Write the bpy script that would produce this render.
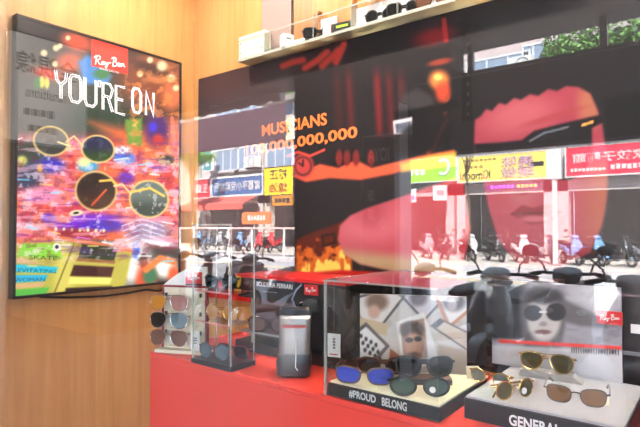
import bpy, math, random
import numpy as np
from mathutils import Vector, Matrix

for _o in list(bpy.data.objects):
    bpy.data.objects.remove(_o, do_unlink=True)
SC = bpy.context.scene
COL = SC.collection
PI = math.pi
random.seed(7)
rng = np.random.default_rng(11)

# ------------------------------------------------------------------ camera
CAM = Vector((2.0, -1.58, 1.45))
FPX, YAW, PITCH = 520.0, math.radians(38.0), math.radians(1.43)
cd = bpy.data.cameras.new('camera'); cam = bpy.data.objects.new('camera', cd); COL.objects.link(cam)
cam.location = CAM
cam.rotation_euler = (PI / 2 + PITCH, 0, YAW)
cd.sensor_width = 36.0
cd.lens = FPX / 640.0 * 36.0
cd.clip_start = 0.02
cd.clip_end = 200
SC.camera = cam

# ------------------------------------------------------------------ sky, sun, exposure
w = bpy.data.worlds.new('sky'); SC.world = w; w.use_nodes = True
bg = w.node_tree.nodes['Background']
bg.inputs[0].default_value = (0.62, 0.80, 1.0, 1)
bg.inputs[1].default_value = 7.0
sd = bpy.data.lights.new('sun', 'SUN'); sun = bpy.data.objects.new('sun', sd); COL.objects.link(sun)
sd.energy = 85.0
sd.angle = math.radians(0.6)
sd.color = (1.0, 0.95, 0.88)
sun.rotation_euler = Vector((-0.30, -0.62, -0.72)).to_track_quat('-Z', 'Y').to_euler()
SC.view_settings.view_transform = 'Standard'
SC.view_settings.look = 'None'
SC.view_settings.exposure = 0.0
SC.view_settings.gamma = 1.0
SC.view_settings.use_curve_mapping = False
LAMP_W = 15.0
SC.cycles.transparent_max_bounces = 32
SC.cycles.max_bounces = 8
SC.cycles.caustics_reflective = False
SC.cycles.caustics_refractive = False
SC.cycles.sample_clamp_indirect = 6.0
SC.cycles.use_denoising = True

# ------------------------------------------------------------------ measuring helpers
GLASS_Y = -0.90
_f0 = Vector((-math.sin(YAW), math.cos(YAW), 0)); RIGHT = Vector((math.cos(YAW), math.sin(YAW), 0))
FWD = _f0 * math.cos(PITCH) + Vector((0, 0, math.sin(PITCH)))
UPV = Vector((0, 0, math.cos(PITCH))) - _f0 * math.sin(PITCH)


def ray(px, py):
    return FWD + RIGHT * ((px - 320) / FPX) + UPV * ((213.5 - py) / FPX)


def on_y(px, py, y):                      # where a sight line meets the plane y
    d = ray(px, py); return CAM + d * ((y - CAM.y) / d.y)


def on_x(px, py, x):
    d = ray(px, py); return CAM + d * ((x - CAM.x) / d.x)


def on_z(px, py, z):
    d = ray(px, py); return CAM + d * ((z - CAM.z) / d.z)


def mirrored(px, py, dist):               # a point of the street whose mirror image in the pane lies there
    p = on_y(px, py, CAM.y + dist)
    return Vector((p.x, 2 * GLASS_Y - p.y, p.z))


def sy(dist):
    return 2 * GLASS_Y - (CAM.y + dist)


def facing(p, off=0.0):
    return math.atan2(CAM.x - p.x, -(CAM.y - p.y)) + off


# ------------------------------------------------------------------ materials
def s2l(c):
    c = np.asarray(c, float)
    return np.where(c <= 0.04045, c / 12.92, ((c + 0.055) / 1.055) ** 2.4)


def rgb(r, g, b):
    return tuple(float(v) for v in s2l(np.array([r, g, b]) / 255.0))


_mats = {}


def mat(name, col, rough=0.5, metal=0.0, noise=0.0, scale=20.0, bump=0.0, emit=0.0, coat=0.0, spec=0.5):
    if name in _mats:
        return _mats[name]
    m = bpy.data.materials.new(name); m.use_nodes = True
    nt = m.node_tree; b = nt.nodes['Principled BSDF']
    b.inputs['Base Color'].default_value = (*col, 1)
    b.inputs['Roughness'].default_value = rough
    b.inputs['Metallic'].default_value = metal
    b.inputs['Specular IOR Level'].default_value = spec
    b.inputs['Coat Weight'].default_value = coat
    if emit:
        b.inputs['Emission Color'].default_value = (*col, 1)
        b.inputs['Emission Strength'].default_value = emit
    if noise or bump:
        tc = nt.nodes.new('ShaderNodeTexCoord'); n = nt.nodes.new('ShaderNodeTexNoise')
        n.inputs['Scale'].default_value = scale; n.inputs['Detail'].default_value = 5
        nt.links.new(tc.outputs['Object'], n.inputs['Vector'])
        if noise:
            r = nt.nodes.new('ShaderNodeValToRGB')
            lo = [max(0, c * (1 - noise)) for c in col]; hi = [min(1, c * (1 + noise)) for c in col]
            r.color_ramp.elements[0].position = 0.3; r.color_ramp.elements[1].position = 0.7
            r.color_ramp.elements[0].color = (*lo, 1); r.color_ramp.elements[1].color = (*hi, 1)
            nt.links.new(n.outputs['Fac'], r.inputs['Fac']); nt.links.new(r.outputs['Color'], b.inputs['Base Color'])
        if bump:
            bp = nt.nodes.new('ShaderNodeBump'); bp.inputs['Strength'].default_value = bump
            bp.inputs['Distance'].default_value = 0.01
            nt.links.new(n.outputs['Fac'], bp.inputs['Height']); nt.links.new(bp.outputs['Normal'], b.inputs['Normal'])
    _mats[name] = m
    return m


def wood(name, c1, c2, rough=0.45, sc=(14, 14, 0.7)):
    m = bpy.data.materials.new(name); m.use_nodes = True
    nt = m.node_tree; b = nt.nodes['Principled BSDF']; b.inputs['Roughness'].default_value = rough
    tc = nt.nodes.new('ShaderNodeTexCoord'); mp = nt.nodes.new('ShaderNodeMapping'); mp.inputs['Scale'].default_value = sc
    n = nt.nodes.new('ShaderNodeTexNoise'); n.inputs['Scale'].default_value = 2.2; n.inputs['Detail'].default_value = 7
    n.inputs['Roughness'].default_value = 0.65; n.inputs['Distortion'].default_value = 0.4
    r = nt.nodes.new('ShaderNodeValToRGB')
    r.color_ramp.elements[0].position = 0.3; r.color_ramp.elements[1].position = 0.72
    r.color_ramp.elements[0].color = (*c1, 1); r.color_ramp.elements[1].color = (*c2, 1)
    nt.links.new(tc.outputs['Object'], mp.inputs['Vector']); nt.links.new(mp.outputs['Vector'], n.inputs['Vector'])
    nt.links.new(n.outputs['Fac'], r.inputs['Fac']); nt.links.new(r.outputs['Color'], b.inputs['Base Color'])
    return m


def clear(name, tint=(0.97, 0.98, 0.975), f0=0.04, rough=0.0, cloud=0.0, cloudcol=(0.8, 0.8, 0.8)):
    """clear sheet: transparent, with the mirror reflection of a dielectric that grows towards grazing angles"""
    m = bpy.data.materials.new(name); m.use_nodes = True
    nt = m.node_tree; nt.nodes.clear()
    out = nt.nodes.new('ShaderNodeOutputMaterial'); mix = nt.nodes.new('ShaderNodeMixShader')
    tr = nt.nodes.new('ShaderNodeBsdfTransparent'); tr.inputs[0].default_value = (*tint, 1)
    gl = nt.nodes.new('ShaderNodeBsdfGlossy'); gl.inputs['Roughness'].default_value = rough; gl.inputs[0].default_value = (1, 1, 1, 1)
    ge = nt.nodes.new('ShaderNodeNewGeometry'); dot = nt.nodes.new('ShaderNodeVectorMath'); dot.operation = 'DOT_PRODUCT'

    def ma(op, a, b=None):
        n = nt.nodes.new('ShaderNodeMath'); n.operation = op
        for i, v in enumerate((a, b)):
            if v is None: continue
            if isinstance(v, (int, float)): n.inputs[i].default_value = v
            else: nt.links.new(v, n.inputs[i])
        return n.outputs[0]
    nt.links.new(ge.outputs['Incoming'], dot.inputs[0]); nt.links.new(ge.outputs['Normal'], dot.inputs[1])
    c = ma('ABSOLUTE', dot.outputs['Value'])
    f = ma('ADD', ma('MULTIPLY', ma('POWER', ma('SUBTRACT', 1.0, c), 5.0), 1 - f0), f0)
    nt.links.new(f, mix.inputs[0]); nt.links.new(gl.outputs[0], mix.inputs[2])
    if cloud:
        mx = nt.nodes.new('ShaderNodeMixShader'); mx.inputs[0].default_value = cloud
        df = nt.nodes.new('ShaderNodeBsdfDiffuse'); df.inputs[0].default_value = (*cloudcol, 1)
        nt.links.new(tr.outputs[0], mx.inputs[1]); nt.links.new(df.outputs[0], mx.inputs[2]); nt.links.new(mx.outputs[0], mix.inputs[1])
    else:
        nt.links.new(tr.outputs[0], mix.inputs[1])
    nt.links.new(mix.outputs[0], out.inputs[0])
    return m


def attr_mat(name, rough=0.4, emit=0.0, spec=0.4):
    m = bpy.data.materials.new(name); m.use_nodes = True
    nt = m.node_tree; b = nt.nodes['Principled BSDF']; b.inputs['Roughness'].default_value = rough
    b.inputs['Specular IOR Level'].default_value = spec
    a = nt.nodes.new('ShaderNodeAttribute'); a.attribute_name = 'ink'
    if emit:
        b.inputs['Base Color'].default_value = (0.02, 0.02, 0.02, 1)
        nt.links.new(a.outputs['Color'], b.inputs['Emission Color']); b.inputs['Emission Strength'].default_value = emit
    else:
        nt.links.new(a.outputs['Color'], b.inputs['Base Color'])
    return m


# ------------------------------------------------------------------ mesh building
class MB:
    def __init__(self):
        self.v = []; self.f = []

    def add(self, vs, fs, M=None):
        n = len(self.v)
        self.v += [tuple(M @ Vector(p)) if M is not None else tuple(p) for p in vs]
        self.f += [tuple(i + n for i in q) for q in fs]
        return self

    def box(self, x0, x1, y0, y1, z0, z1, M=None):
        vs = [(x, y, z) for z in (z0, z1) for y in (y0, y1) for x in (x0, x1)]
        return self.add(vs, [(0, 2, 3, 1), (4, 5, 7, 6), (0, 1, 5, 4), (2, 6, 7, 3), (0, 4, 6, 2), (1, 3, 7, 5)], M)

    def prism(self, poly, y0, y1, M=None):            # outline in x, z pushed along y
        n = len(poly)
        vs = [(x, y0, z) for x, z in poly] + [(x, y1, z) for x, z in poly]
        fs = [tuple(range(n)), tuple(range(2 * n - 1, n - 1, -1))]
        fs += [(i, i + n, (i + 1) % n + n, (i + 1) % n) for i in range(n)]
        return self.add(vs, fs, M)

    def tube(self, pts, r, seg=8, closed=False, M=None, flat=None):
        pts = [Vector(p) for p in pts]; n = len(pts)
        rs = r if isinstance(r, (list, tuple)) else [r] * n
        vs, fs = [], []
        t0 = None; nrm = None
        for i, p in enumerate(pts):
            a = pts[(i - 1) % n] if (closed or i > 0) else p
            b = pts[(i + 1) % n] if (closed or i < n - 1) else p
            t = (b - a).normalized()
            if nrm is None:
                h = Vector((0, 0, 1)) if abs(t.z) < 0.9 else Vector((0, 1, 0))
                nrm = t.cross(h).normalized()
            else:
                nrm = (nrm - t * nrm.dot(t))
                nrm = nrm.normalized() if nrm.length > 1e-6 else t.orthogonal().normalized()
            bn = t.cross(nrm)
            for k in range(seg):
                an = 2 * PI * k / seg
                o = nrm * math.cos(an) + bn * math.sin(an)
                if flat: o = Vector((o.x * flat[0], o.y * flat[1], o.z * flat[2]))
                vs.append(p + o * rs[i])
        m = n if closed else n - 1
        for i in range(m):
            j = (i + 1) % n
            for k in range(seg):
                k2 = (k + 1) % seg
                fs.append((i * seg + k, i * seg + k2, j * seg + k2, j * seg + k))
        if not closed:
            fs.append(tuple(range(seg - 1, -1, -1))); fs.append(tuple((n - 1) * seg + k for k in range(seg)))
        return self.add(vs, fs, M)

    def loft(self, rings, M=None):
        k = len(rings[0]); vs = [p for r in rings for p in r]; fs = []
        for i in range(len(rings) - 1):
            for a in range(k):
                b = (a + 1) % k
                fs.append((i * k + a, i * k + b, (i + 1) * k + b, (i + 1) * k + a))
        fs.append(tuple(range(k - 1, -1, -1))); fs.append(tuple((len(rings) - 1) * k + a for a in range(k)))
        return self.add(vs, fs, M)

    def ball(self, c, rx, ry, rz, seg=14, M=None):
        rings = []
        for i in range(1, seg // 2):
            th = PI * i / (seg // 2)
            rings.append([(c[0] + rx * math.sin(th) * math.cos(2 * PI * k / seg), c[1] + ry * math.sin(th) * math.sin(2 * PI * k / seg), c[2] - rz * math.cos(th)) for k in range(seg)])
        return self.loft(rings, M)

    def lathe(self, prof, seg=20, M=None):             # (radius, height) about z
        return self.loft([[(r * math.cos(2 * PI * k / seg), r * math.sin(2 * PI * k / seg), z) for k in range(seg)] for r, z in prof], M)

    def build(self, name, m, parent=None, bevel=0.0, smooth=True):
        me = bpy.data.meshes.new(name); me.from_pydata(self.v, [], self.f); me.update()
        import bmesh
        bm = bmesh.new(); bm.from_mesh(me); bmesh.ops.recalc_face_normals(bm, faces=bm.faces[:]); bm.to_mesh(me); bm.free()
        if smooth:
            me.shade_smooth(); me.set_sharp_from_angle(angle=math.radians(38))
        me.materials.append(m)
        o = bpy.data.objects.new(name, me); COL.objects.link(o)
        if parent is not None: o.parent = parent
        if bevel:
            b = o.modifiers.new('bevel', 'BEVEL'); b.width = bevel; b.segments = 2; b.limit_method = 'ANGLE'
        return o


def B(x0, x1, y0, y1, z0, z1):
    return MB().box(x0, x1, y0, y1, z0, z1)


def thing(name, label, cat, loc=(0, 0, 0), rz=0.0, group=None):
    o = bpy.data.objects.new(name, None); COL.objects.link(o); o.empty_display_size = 0.05
    o.location = loc; o.rotation_euler = (0, 0, rz); o['label'] = label; o['category'] = cat
    if group: o['group'] = group
    return o


def tag(o, label, cat, group=None):
    o['label'] = label; o['category'] = cat
    if group: o['group'] = group
    return o


def struct(o):
    o['kind'] = 'structure'; return o


def copy_tree(o, parent=None):
    c = o.copy(); COL.objects.link(c)
    if parent is not None: c.parent = parent
    for ch in list(o.children): copy_tree(ch, c)
    return c


def place_copy(o, loc, rz, label, group=None):
    c = copy_tree(o); c.location = loc; c.rotation_euler = (0, 0, rz); c['label'] = label
    if group: c['group'] = group
    return c


def text_mb(body, width=None, height=None, depth=0.002, M=None, bold=0.0):
    """letters as a mesh standing in x-z, facing -y, centred on the origin; fitted to width / height"""
    c = bpy.data.curves.new('letters', 'FONT'); c.body = body; c.align_x = 'LEFT'; c.resolution_u = 3; c.offset = bold
    o = bpy.data.objects.new('letters', c); COL.objects.link(o)
    dg = bpy.context.evaluated_depsgraph_get(); dg.update()
    me = bpy.data.meshes.new_from_object(o.evaluated_get(dg))
    vs = np.array([v.co[:] for v in me.vertices]); fs = [tuple(p.vertices) for p in me.polygons]
    bpy.data.objects.remove(o, do_unlink=True); bpy.data.curves.remove(c); bpy.data.meshes.remove(me)
    lo, hi = vs.min(0), vs.max(0); s = hi - lo
    kx = width / s[0] if width else None; kz = height / s[1] if height else None
    kx = kx or kz; kz = kz or kx
    x = (vs[:, 0] - (lo[0] + hi[0]) / 2) * kx; z = (vs[:, 1] - (lo[1] + hi[1]) / 2) * kz
    mb = MB(); mb.add([(a, -depth, b) for a, b in zip(x, z)], fs, M)
    return mb


SCRIPT = [
    [(.15, 0), (.22, .5), (.3, .95)], [(.02, .7), (.12, .88), (.3, 1.0), (.52, 1.0), (.66, .85), (.6, .65), (.42, .53), (.25, .5)], [(.36, .5), (.5, .2), (.62, .06), (.74, .06), (.8, .15)],
    [(1.02, .4), (.9, .43), (.8, .3), (.8, .12), (.9, .04), (1.0, .18), (1.03, .42), (1.03, .12), (1.12, .06)],
    [(1.14, .42), (1.18, .18), (1.28, .12), (1.38, .42), (1.36, -.05), (1.25, -.3), (1.14, -.2), (1.25, .0), (1.5, .2)],
    [(1.52, .33), (1.76, .37)],
    [(1.92, 0), (2.0, .5), (2.06, .97)], [(1.82, .8), (1.95, .98), (2.18, 1.0), (2.32, .85), (2.22, .63), (2.05, .55), (2.3, .5), (2.4, .28), (2.26, .06), (1.95, .0)],
    [(2.68, .4), (2.56, .43), (2.47, .3), (2.47, .12), (2.57, .04), (2.66, .18), (2.69, .42), (2.7, .12), (2.78, .06)],
    [(2.84, .42), (2.86, .04), (2.9, .28), (3.0, .42), (3.08, .35), (3.1, .08), (3.22, .1)]]


def script_mb(w, y=-0.0006, tilt=0.13):
    """the handwritten logo, w wide, centred, facing -y"""
    k = w / 3.3; mb = MB()
    for st in SCRIPT:
        mb.tube([((x - 1.6) * k, y, (z - .38 + (x - 1.6) * tilt) * k) for x, z in st], .06 * k, seg=6, flat=(1, .25, 1))
    return mb


M = dict(
    white=mat('white_paint', (.78, .78, .76), .5), black=mat('black_plastic', (.012, .012, .014), .35),
    blackm=mat('black_matte', (.018, .018, .02), .7), red=mat('red_laminate', rgb(232, 66, 54), .45),
    logo_red=mat('logo_red', rgb(205, 30, 32), .4), ivory=mat('cream_board', rgb(226, 216, 192), .6),
    cream=mat('cream_top', rgb(236, 232, 205), .5), grey=mat('grey_plastic', rgb(120, 122, 126), .5), gold=mat('gold_metal', (.85, .58, .22), .2, 1.0),
    silver=mat('silver_metal', (.8, .8, .82), .22, 1.0), gun=mat('gunmetal', (.12, .12, .13), .3, 1.0),
    tort=mat('tortoise_acetate', rgb(72, 38, 20), .25, noise=.7, scale=160), dgrey=mat('dark_grey_plastic', rgb(52, 52, 56), .45),
    paper=mat('paper', (.82, .82, .80), .8), ink=mat('black_ink', (.015, .015, .015), .6), yellow=mat('yellow_enamel', rgb(240, 200, 40), .4),
    acr=clear('clear_acrylic', (.965, .975, .97), .035), acre=clear('acrylic_edge', (.9, .93, .9), .05, .15, cloud=.35, cloudcol=(.72, .74, .68)),
    wacr=mat('milky_acrylic', rgb(235, 230, 205), .35), chrome=mat('chrome', (.85, .85, .86), .12, 1.0),
)


def lens_mat(name, tint, body, fac=.55, rough=.04):
    m = bpy.data.materials.new(name); m.use_nodes = True; nt = m.node_tree; b = nt.nodes['Principled BSDF']
    b.inputs['Base Color'].default_value = (*body, 1); b.inputs['Roughness'].default_value = rough; b.inputs['Coat Weight'].default_value = .5
    b.inputs['Coat Roughness'].default_value = .02
    t = nt.nodes.new('ShaderNodeBsdfTransparent'); t.inputs[0].default_value = (*tint, 1)
    mx = nt.nodes.new('ShaderNodeMixShader'); mx.inputs[0].default_value = fac
    out = nt.nodes['Material Output']
    nt.links.new(t.outputs[0], mx.inputs[1]); nt.links.new(b.outputs[0], mx.inputs[2]); nt.links.new(mx.outputs[0], out.inputs[0])
    return m


LENS = dict(
    dark=lens_mat('dark_lens', (.12, .12, .11), (.02, .02, .02), .75), green=lens_mat('green_lens', (.16, .24, .2), (.10, .16, .13), .6),
    blue=lens_mat('blue_mirror_lens', (.05, .08, .4), (.06, .10, .62), .85), rose=lens_mat('rose_lens', (.75, .5, .46), (.55, .30, .26), .55),
    teal=lens_mat('grey_blue_lens', (.4, .5, .55), (.20, .28, .32), .6), brown=lens_mat('brown_lens', (.4, .2, .13), (.22, .10, .06), .65),
    amber=lens_mat('amber_lens', (.8, .38, .06), (.62, .26, .03), .8), grad=lens_mat('bronze_mirror_lens', (.3, .2, .12), (.30, .17, .09), .75),
    pale=lens_mat('pale_grey_lens', (.62, .68, .66), (.35, .4, .4), .4), goldl=lens_mat('olive_lens', (.2, .17, .08), (.12, .10, .05), .72))


def outline(kind, hw, hh, n=28):
    pts = []
    for i in range(n):
        a = 2 * PI * i / n; c, s = math.cos(a), math.sin(a)
        if kind == 'round':
            x, z = c, s
        else:
            e = .62 if kind == 'rect' else (.72 if kind == 'wayfarer' else .85)
            x = math.copysign(abs(c) ** e, c); z = math.copysign(abs(s) ** e, s)
            if kind == 'wayfarer': x *= 1 + .10 * z; z += .10 * x * (z > -.2)
            if kind == 'aviator': x *= 1 + .16 * z; x += -.10 * z; z *= 1.0 + (.12 if z < 0 else 0)
        pts.append((x * hw, z * hh))
    return pts


def sunglasses(label, kind, frame, lens, loc, rz, hw=.026, hh=.022, rim=.0014, group=None, folded=False, lens2=None, temple=None, tilt=0.0, plain=False, sticker=False):
    """a pair standing on its rims and temple tips; the front looks along -y"""
    t = thing('sunglasses', label, 'sunglasses', loc, rz, group)
    if tilt: t.rotation_euler = (tilt, 0, rz)
    cx = hw + .0085; zb = hh * (1.12 if kind == 'aviator' else 1.0) + rim
    wrap = lambda x: 1.6 * x * x
    top = zb + hh
    fr = MB()
    ol = outline(kind, hw, hh)
    for s in (-1, 1):
        pts = [(s * (cx + x), wrap(cx + x), zb + z) for x, z in ol]
        fr.tube(pts, rim, 7, closed=True)
        e = s * (cx + hw)
        fr.tube([(e * .98, wrap(cx + hw), zb + hh * .45), (s * (cx + hw + .006), wrap(cx + hw) + .004, zb + hh * .5)], max(rim, .0018), 7)
    fr.tube([(-.0095, .001, zb + hh * .25), (-.004, -.0005, zb + hh * .42), (.004, -.0005, zb + hh * .42), (.0095, .001, zb + hh * .25)], rim * 1.1, 7)
    if kind == 'aviator':
        fr.tube([(-cx + hw * .2, .001, zb + hh * .98), (0, -.001, zb + hh * .9), (cx - hw * .2, .001, zb + hh * .98)], rim * .9, 7)
    fr.build('front_frame', frame, t)
    for s in (-1, 1):
        lm = MB()
        ring = [(s * (cx + x * .985), wrap(cx + x) - .0006, zb + z * .985) for x, z in ol]
        ring2 = [(p[0], p[1] + .0016, p[2]) for p in ring]
        lm.loft([ring, ring2])
        lm.build('lens', lens2 if (lens2 and s > 0) else lens, t)
        x0 = s * (cx + hw + .006); y0 = wrap(cx + hw) + .004; z0 = zb + hh * .5
        tm = MB(); r = max(rim * .9, .0013)
        if folded:
            x1 = -s * (cx + hw * .8)
            tm.tube([(x0, y0, z0), (x0 * .97, y0 + .006 + .003 * (s > 0), z0), (x1 * .6, y0 + .007 + .004 * (s > 0), z0 * .95), (x1, y0 + .006 + .004 * (s > 0), r * 1.6)], [r, r, r * 1.1, r * 1.5], 7)
        else:
            tm.tube([(x0, y0, z0), (x0 * 1.0, y0 + .03, z0), (x0 * .98, y0 + .085, z0 - .002), (x0 * .95, y0 + .105, z0 - .010), (x0 * .92, y0 + .135, r * 1.6)], [r, r, r * 1.15, r * 1.4, r * 1.6], 7)
        tb = tm.build('temple', temple or frame, t)
    if sticker:
        sx = cx * .75; MB().lathe([(.0065, -.0004), (.0065, .0004)], 14, Matrix.Translation((sx, wrap(sx) - .0016, zb - hh * .3)) @ Matrix.Rotation(PI / 2, 4, 'X')).build('price_sticker', M['paper'], t)
    if not plain and rim < .002:
        for s in (-1, 1):
            MB().ball((s * .0085, .006, zb - hh * .05), .0018, .0018, .004, 8).build('nose_pad', M['wacr'], t)
    return t


# ------------------------------------------------------------------ printing: colours worked out point by point on a fine grid
def sm(x, a, b):
    t = np.clip((x - a) / (b - a), 0, 1); return t * t * (3 - 2 * t)


def thin(name, col, tl=.5):
    m = mat(name, col, .8); nt = m.node_tree; b = nt.nodes['Principled BSDF']; tr = nt.nodes.new('ShaderNodeBsdfTranslucent'); tr.inputs[0].default_value = (*col, 1)
    mx = nt.nodes.new('ShaderNodeMixShader'); mx.inputs[0].default_value = tl
    nt.links.new(b.outputs[0], mx.inputs[1]); nt.links.new(tr.outputs[0], mx.inputs[2]); nt.links.new(mx.outputs[0], nt.nodes['Material Output'].inputs[0]); return m


class Ink:
    def __init__(self, px, py):
        self.x, self.y = px, py; self.c = np.zeros(px.shape + (3,))

    def fill(self, c): self.c[:] = np.array(c) / 255.
    def over(self, c, m): self.c = self.c * (1 - m[..., None]) + np.array(c) / 255. * m[..., None]
    def lighten(self, c, m): self.c = np.clip(self.c + np.array(c) / 255. * m[..., None], 0, 1)

    def ell(self, cx, cy, rx, ry, soft=.3, rot=0.):
        a = math.radians(rot); dx, dy = self.x - cx, self.y - cy
        u = (dx * math.cos(a) + dy * math.sin(a)) / rx; v = (-dx * math.sin(a) + dy * math.cos(a)) / ry
        return 1 - sm(np.sqrt(u * u + v * v), 1 - soft, 1 + soft)

    def dist(self, pts, closed=False):
        d = np.full(self.x.shape, 1e9); n = len(pts)
        for i in range(n if closed else n - 1):
            (ax, ay), (bx, by) = pts[i], pts[(i + 1) % n]
            vx, vy = bx - ax, by - ay; L = vx * vx + vy * vy + 1e-9
            t = np.clip(((self.x - ax) * vx + (self.y - ay) * vy) / L, 0, 1)
            d = np.minimum(d, np.hypot(self.x - ax - t * vx, self.y - ay - t * vy))
        return d

    def poly(self, pts, soft=1.2):
        ins = np.zeros(self.x.shape, bool); n = len(pts)
        for i in range(n):
            (ax, ay), (bx, by) = pts[i], pts[(i + 1) % n]
            if ay == by: continue
            c = ((ay > self.y) != (by > self.y)) & (self.x < (bx - ax) * (self.y - ay) / (by - ay) + ax)
            ins ^= c
        d = self.dist(pts, True); d = np.where(ins, -d, d)
        return 1 - sm(d, -soft, soft)

    def line(self, pts, wd, soft=.8): return 1 - sm(self.dist(pts), wd / 2 - soft / 2, wd / 2 + soft)

    def noise(self, sx, sy, seed=0, oct=3):
        r = np.random.default_rng(seed); out = np.zeros(self.x.shape); amp = 1.; tot = 0.
        for o in range(oct):
            g = r.random((64, 64)); fx, fy = self.x / sx * 2 ** o, self.y / sy * 2 ** o
            ix, iy = np.floor(fx).astype(int), np.floor(fy).astype(int); tx, ty = fx - ix, fy - iy
            tx, ty = tx * tx * (3 - 2 * tx), ty * ty * (3 - 2 * ty)
            G = lambda a, b: g[a % 64, b % 64]
            v = (G(ix, iy) * (1 - tx) + G(ix + 1, iy) * tx) * (1 - ty) + (G(ix, iy + 1) * (1 - tx) + G(ix + 1, iy + 1) * tx) * ty
            out += v * amp; tot += amp; amp *= .55
        return out / tot


def print_grid(name, P00, dU, dV, nu, nv, paint, m, parent=None):
    """a printed sheet: corner P00, edges dU and dV; paint(ink) sets the print, in the coordinates of the picture it was measured from"""
    u, v = np.meshgrid(np.linspace(0, 1, nu), np.linspace(0, 1, nv))
    P = np.array(P00)[None, None] + u[..., None] * np.array(dU) + v[..., None] * np.array(dV)
    R = P - np.array(CAM); z = R @ np.array(FWD)
    ink = Ink(320 + FPX * (R @ np.array(RIGHT)) / z, 213.5 - FPX * (R @ np.array(UPV)) / z)
    paint(ink)
    me = bpy.data.meshes.new(name)
    idx = np.arange(nu * nv).reshape(nv, nu)
    fs = np.stack([idx[:-1, :-1], idx[:-1, 1:], idx[1:, 1:], idx[1:, :-1]], -1).reshape(-1, 4)
    me.from_pydata(P.reshape(-1, 3).tolist(), [], fs.tolist()); me.update()
    a = me.color_attributes.new('ink', 'FLOAT_COLOR', 'POINT')
    c = np.ones((nu * nv, 4), np.float32); c[:, :3] = s2l(np.clip(ink.c, 0, 1)).reshape(-1, 3)
    a.data.foreach_set('color', c.ravel())
    me.materials.append(m)
    o = bpy.data.objects.new(name, me); COL.objects.link(o)
    if parent is not None: o.parent = parent
    return o


exec_after = []
# ================================================================== THE SETTING: shop window
OAK = wood('oak_panel', rgb(188, 132, 76), rgb(212, 160, 100))
OAK2 = wood('orange_wood', rgb(176, 108, 54), rgb(204, 136, 76))
IZ = 2.72
struct(B(-.12, 0, -.94, .12, 0, 3.1).build('wall_left', OAK))
struct(B(-.12, 3.8, 0, .12, 0, 3.1).build('wall_back', OAK))
struct(B(3.6, 3.8, -.94, 0, 0, 3.1).build('wall_right', OAK))
struct(B(0, 3.6, -.9, 0, IZ, IZ + .1).build('ceiling', mat('shop_ceiling', (.7, .66, .58), .8)))
struct(B(0, 3.6, -.9, 0, -.05, .04).build('floor', OAK2))
struct(B(0, 3.6, GLASS_Y, GLASS_Y + .008, .12, 3.0).build('window_1', clear('window_glass', (.985, .99, .988), .048), smooth=False))
fr = MB(); fr.box(-.12, 0, -.97, -.94, 0, 3.1); fr.box(3.6, 3.7, -.97, -.86, 0, 3.1); fr.box(0, 3.6, -.96, -.86, 3.0, 3.1); fr.box(0, 3.6, -.96, -.86, 0, .12)
struct(fr.build('trim_1', mat('window_frame_metal', (.25, .25, .26), .4, .8)))
p = on_y(262, 10, -.028); q = on_y(291, 10, -.028)
struct(B(p.x, q.x, -.028, 0, 2.15, IZ).build('trim_2', mat('mauve_column_paint', rgb(150, 128, 122), .6)))
for x in (.35, .95, 1.55, 2.15):
    dl = thing('downlight', {.35: 'round warm downlight in window ceiling nearest the oak wall', .95: 'round warm downlight in window ceiling above the red counter display', 1.55: 'round warm downlight in window ceiling above the hashtag box', 2.15: 'round warm downlight in window ceiling farthest from the oak wall'}[x], 'ceiling light', (x, -.50, IZ), 0, 'downlights in the window ceiling')
    MB().lathe([(.050, -.012), (.058, -.012), (.060, 0), (.050, 0)], 24).build('housing', M['white'], dl)
    MB().lathe([(.048, -.006), (.048, -.004)], 24).build('lamp_lens', mat('lamp_glow', (1, .86, .66), .4, emit=6), dl)
    ld = bpy.data.lights.new('lamp', 'AREA'); ld.shape = 'DISK'; ld.size = .09; ld.energy = LAMP_W; ld.color = (1, .88, .74)
    lo = bpy.data.objects.new('lamp', ld); COL.objects.link(lo); lo.parent = dl; lo.location = (0, 0, -.014)

# cupboard above the poster
p0, p1 = on_y(291.8, 10, -.036), on_y(352, 10, -.036)
cb = thing('wall_cupboard', 'brown wooden wall cupboard with a small round knob above the clear shelf', 'cupboard', (p0.x, 0, 2.17))
wdt = p1.x - p0.x
B(0, wdt, -.024, -.0005, 0, IZ - 2.17 - .002).build('body', wood('brown_wood', rgb(150, 98, 56), rgb(178, 120, 72)), cb)
d0 = on_y(312, 10, -.036).x - p0.x
dr = B(d0, wdt, -.036, -.0245, .006, .53).build('door', OAK2, cb, bevel=.002)
kp = on_y(320, 14, -.05)
MB().lathe([(.004, 0), (.005, .008), (.010, .012), (.010, .018), (.004, .021)], 14, Matrix.Translation((kp.x - p0.x, -.0362, kp.z - 2.17)) @ Matrix.Rotation(PI / 2, 4, 'X')).build('knob', mat('dark_bronze', rgb(96, 52, 28), .35, .7), dr)

# ================================================================== lightbox on the oak wall
LX = .034
tl, tr_, bl = on_x(16.2, 13.4, LX), on_x(181.3, 64, LX), on_x(12, 299.5, LX)
ly0, ly1, lz0, lz1 = tl.y, tr_.y, bl.z, tl.z
lb = thing('light_box', 'black framed backlit poster of neon coloured sunglasses on the oak wall', 'poster', (0, 0, 0))
fb = .010
m_ = MB()
m_.box(0.001, LX + .004, ly0, ly0 + fb, lz0, lz1); m_.box(0.001, LX + .004, ly1 - fb, ly1, lz0, lz1); m_.box(0.001, LX + .004, ly0 + fb, ly1 - fb, lz0, lz0 + fb); m_.box(0.001, LX + .004, ly0 + fb, ly1 - fb, lz1 - fb, lz1)
m_.build('frame', M['black'], lb)
B(.002, LX - .004, ly0 + fb, ly1 - fb, lz0 + fb, lz1 - fb).build('back_panel', M['dgrey'], lb)


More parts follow.
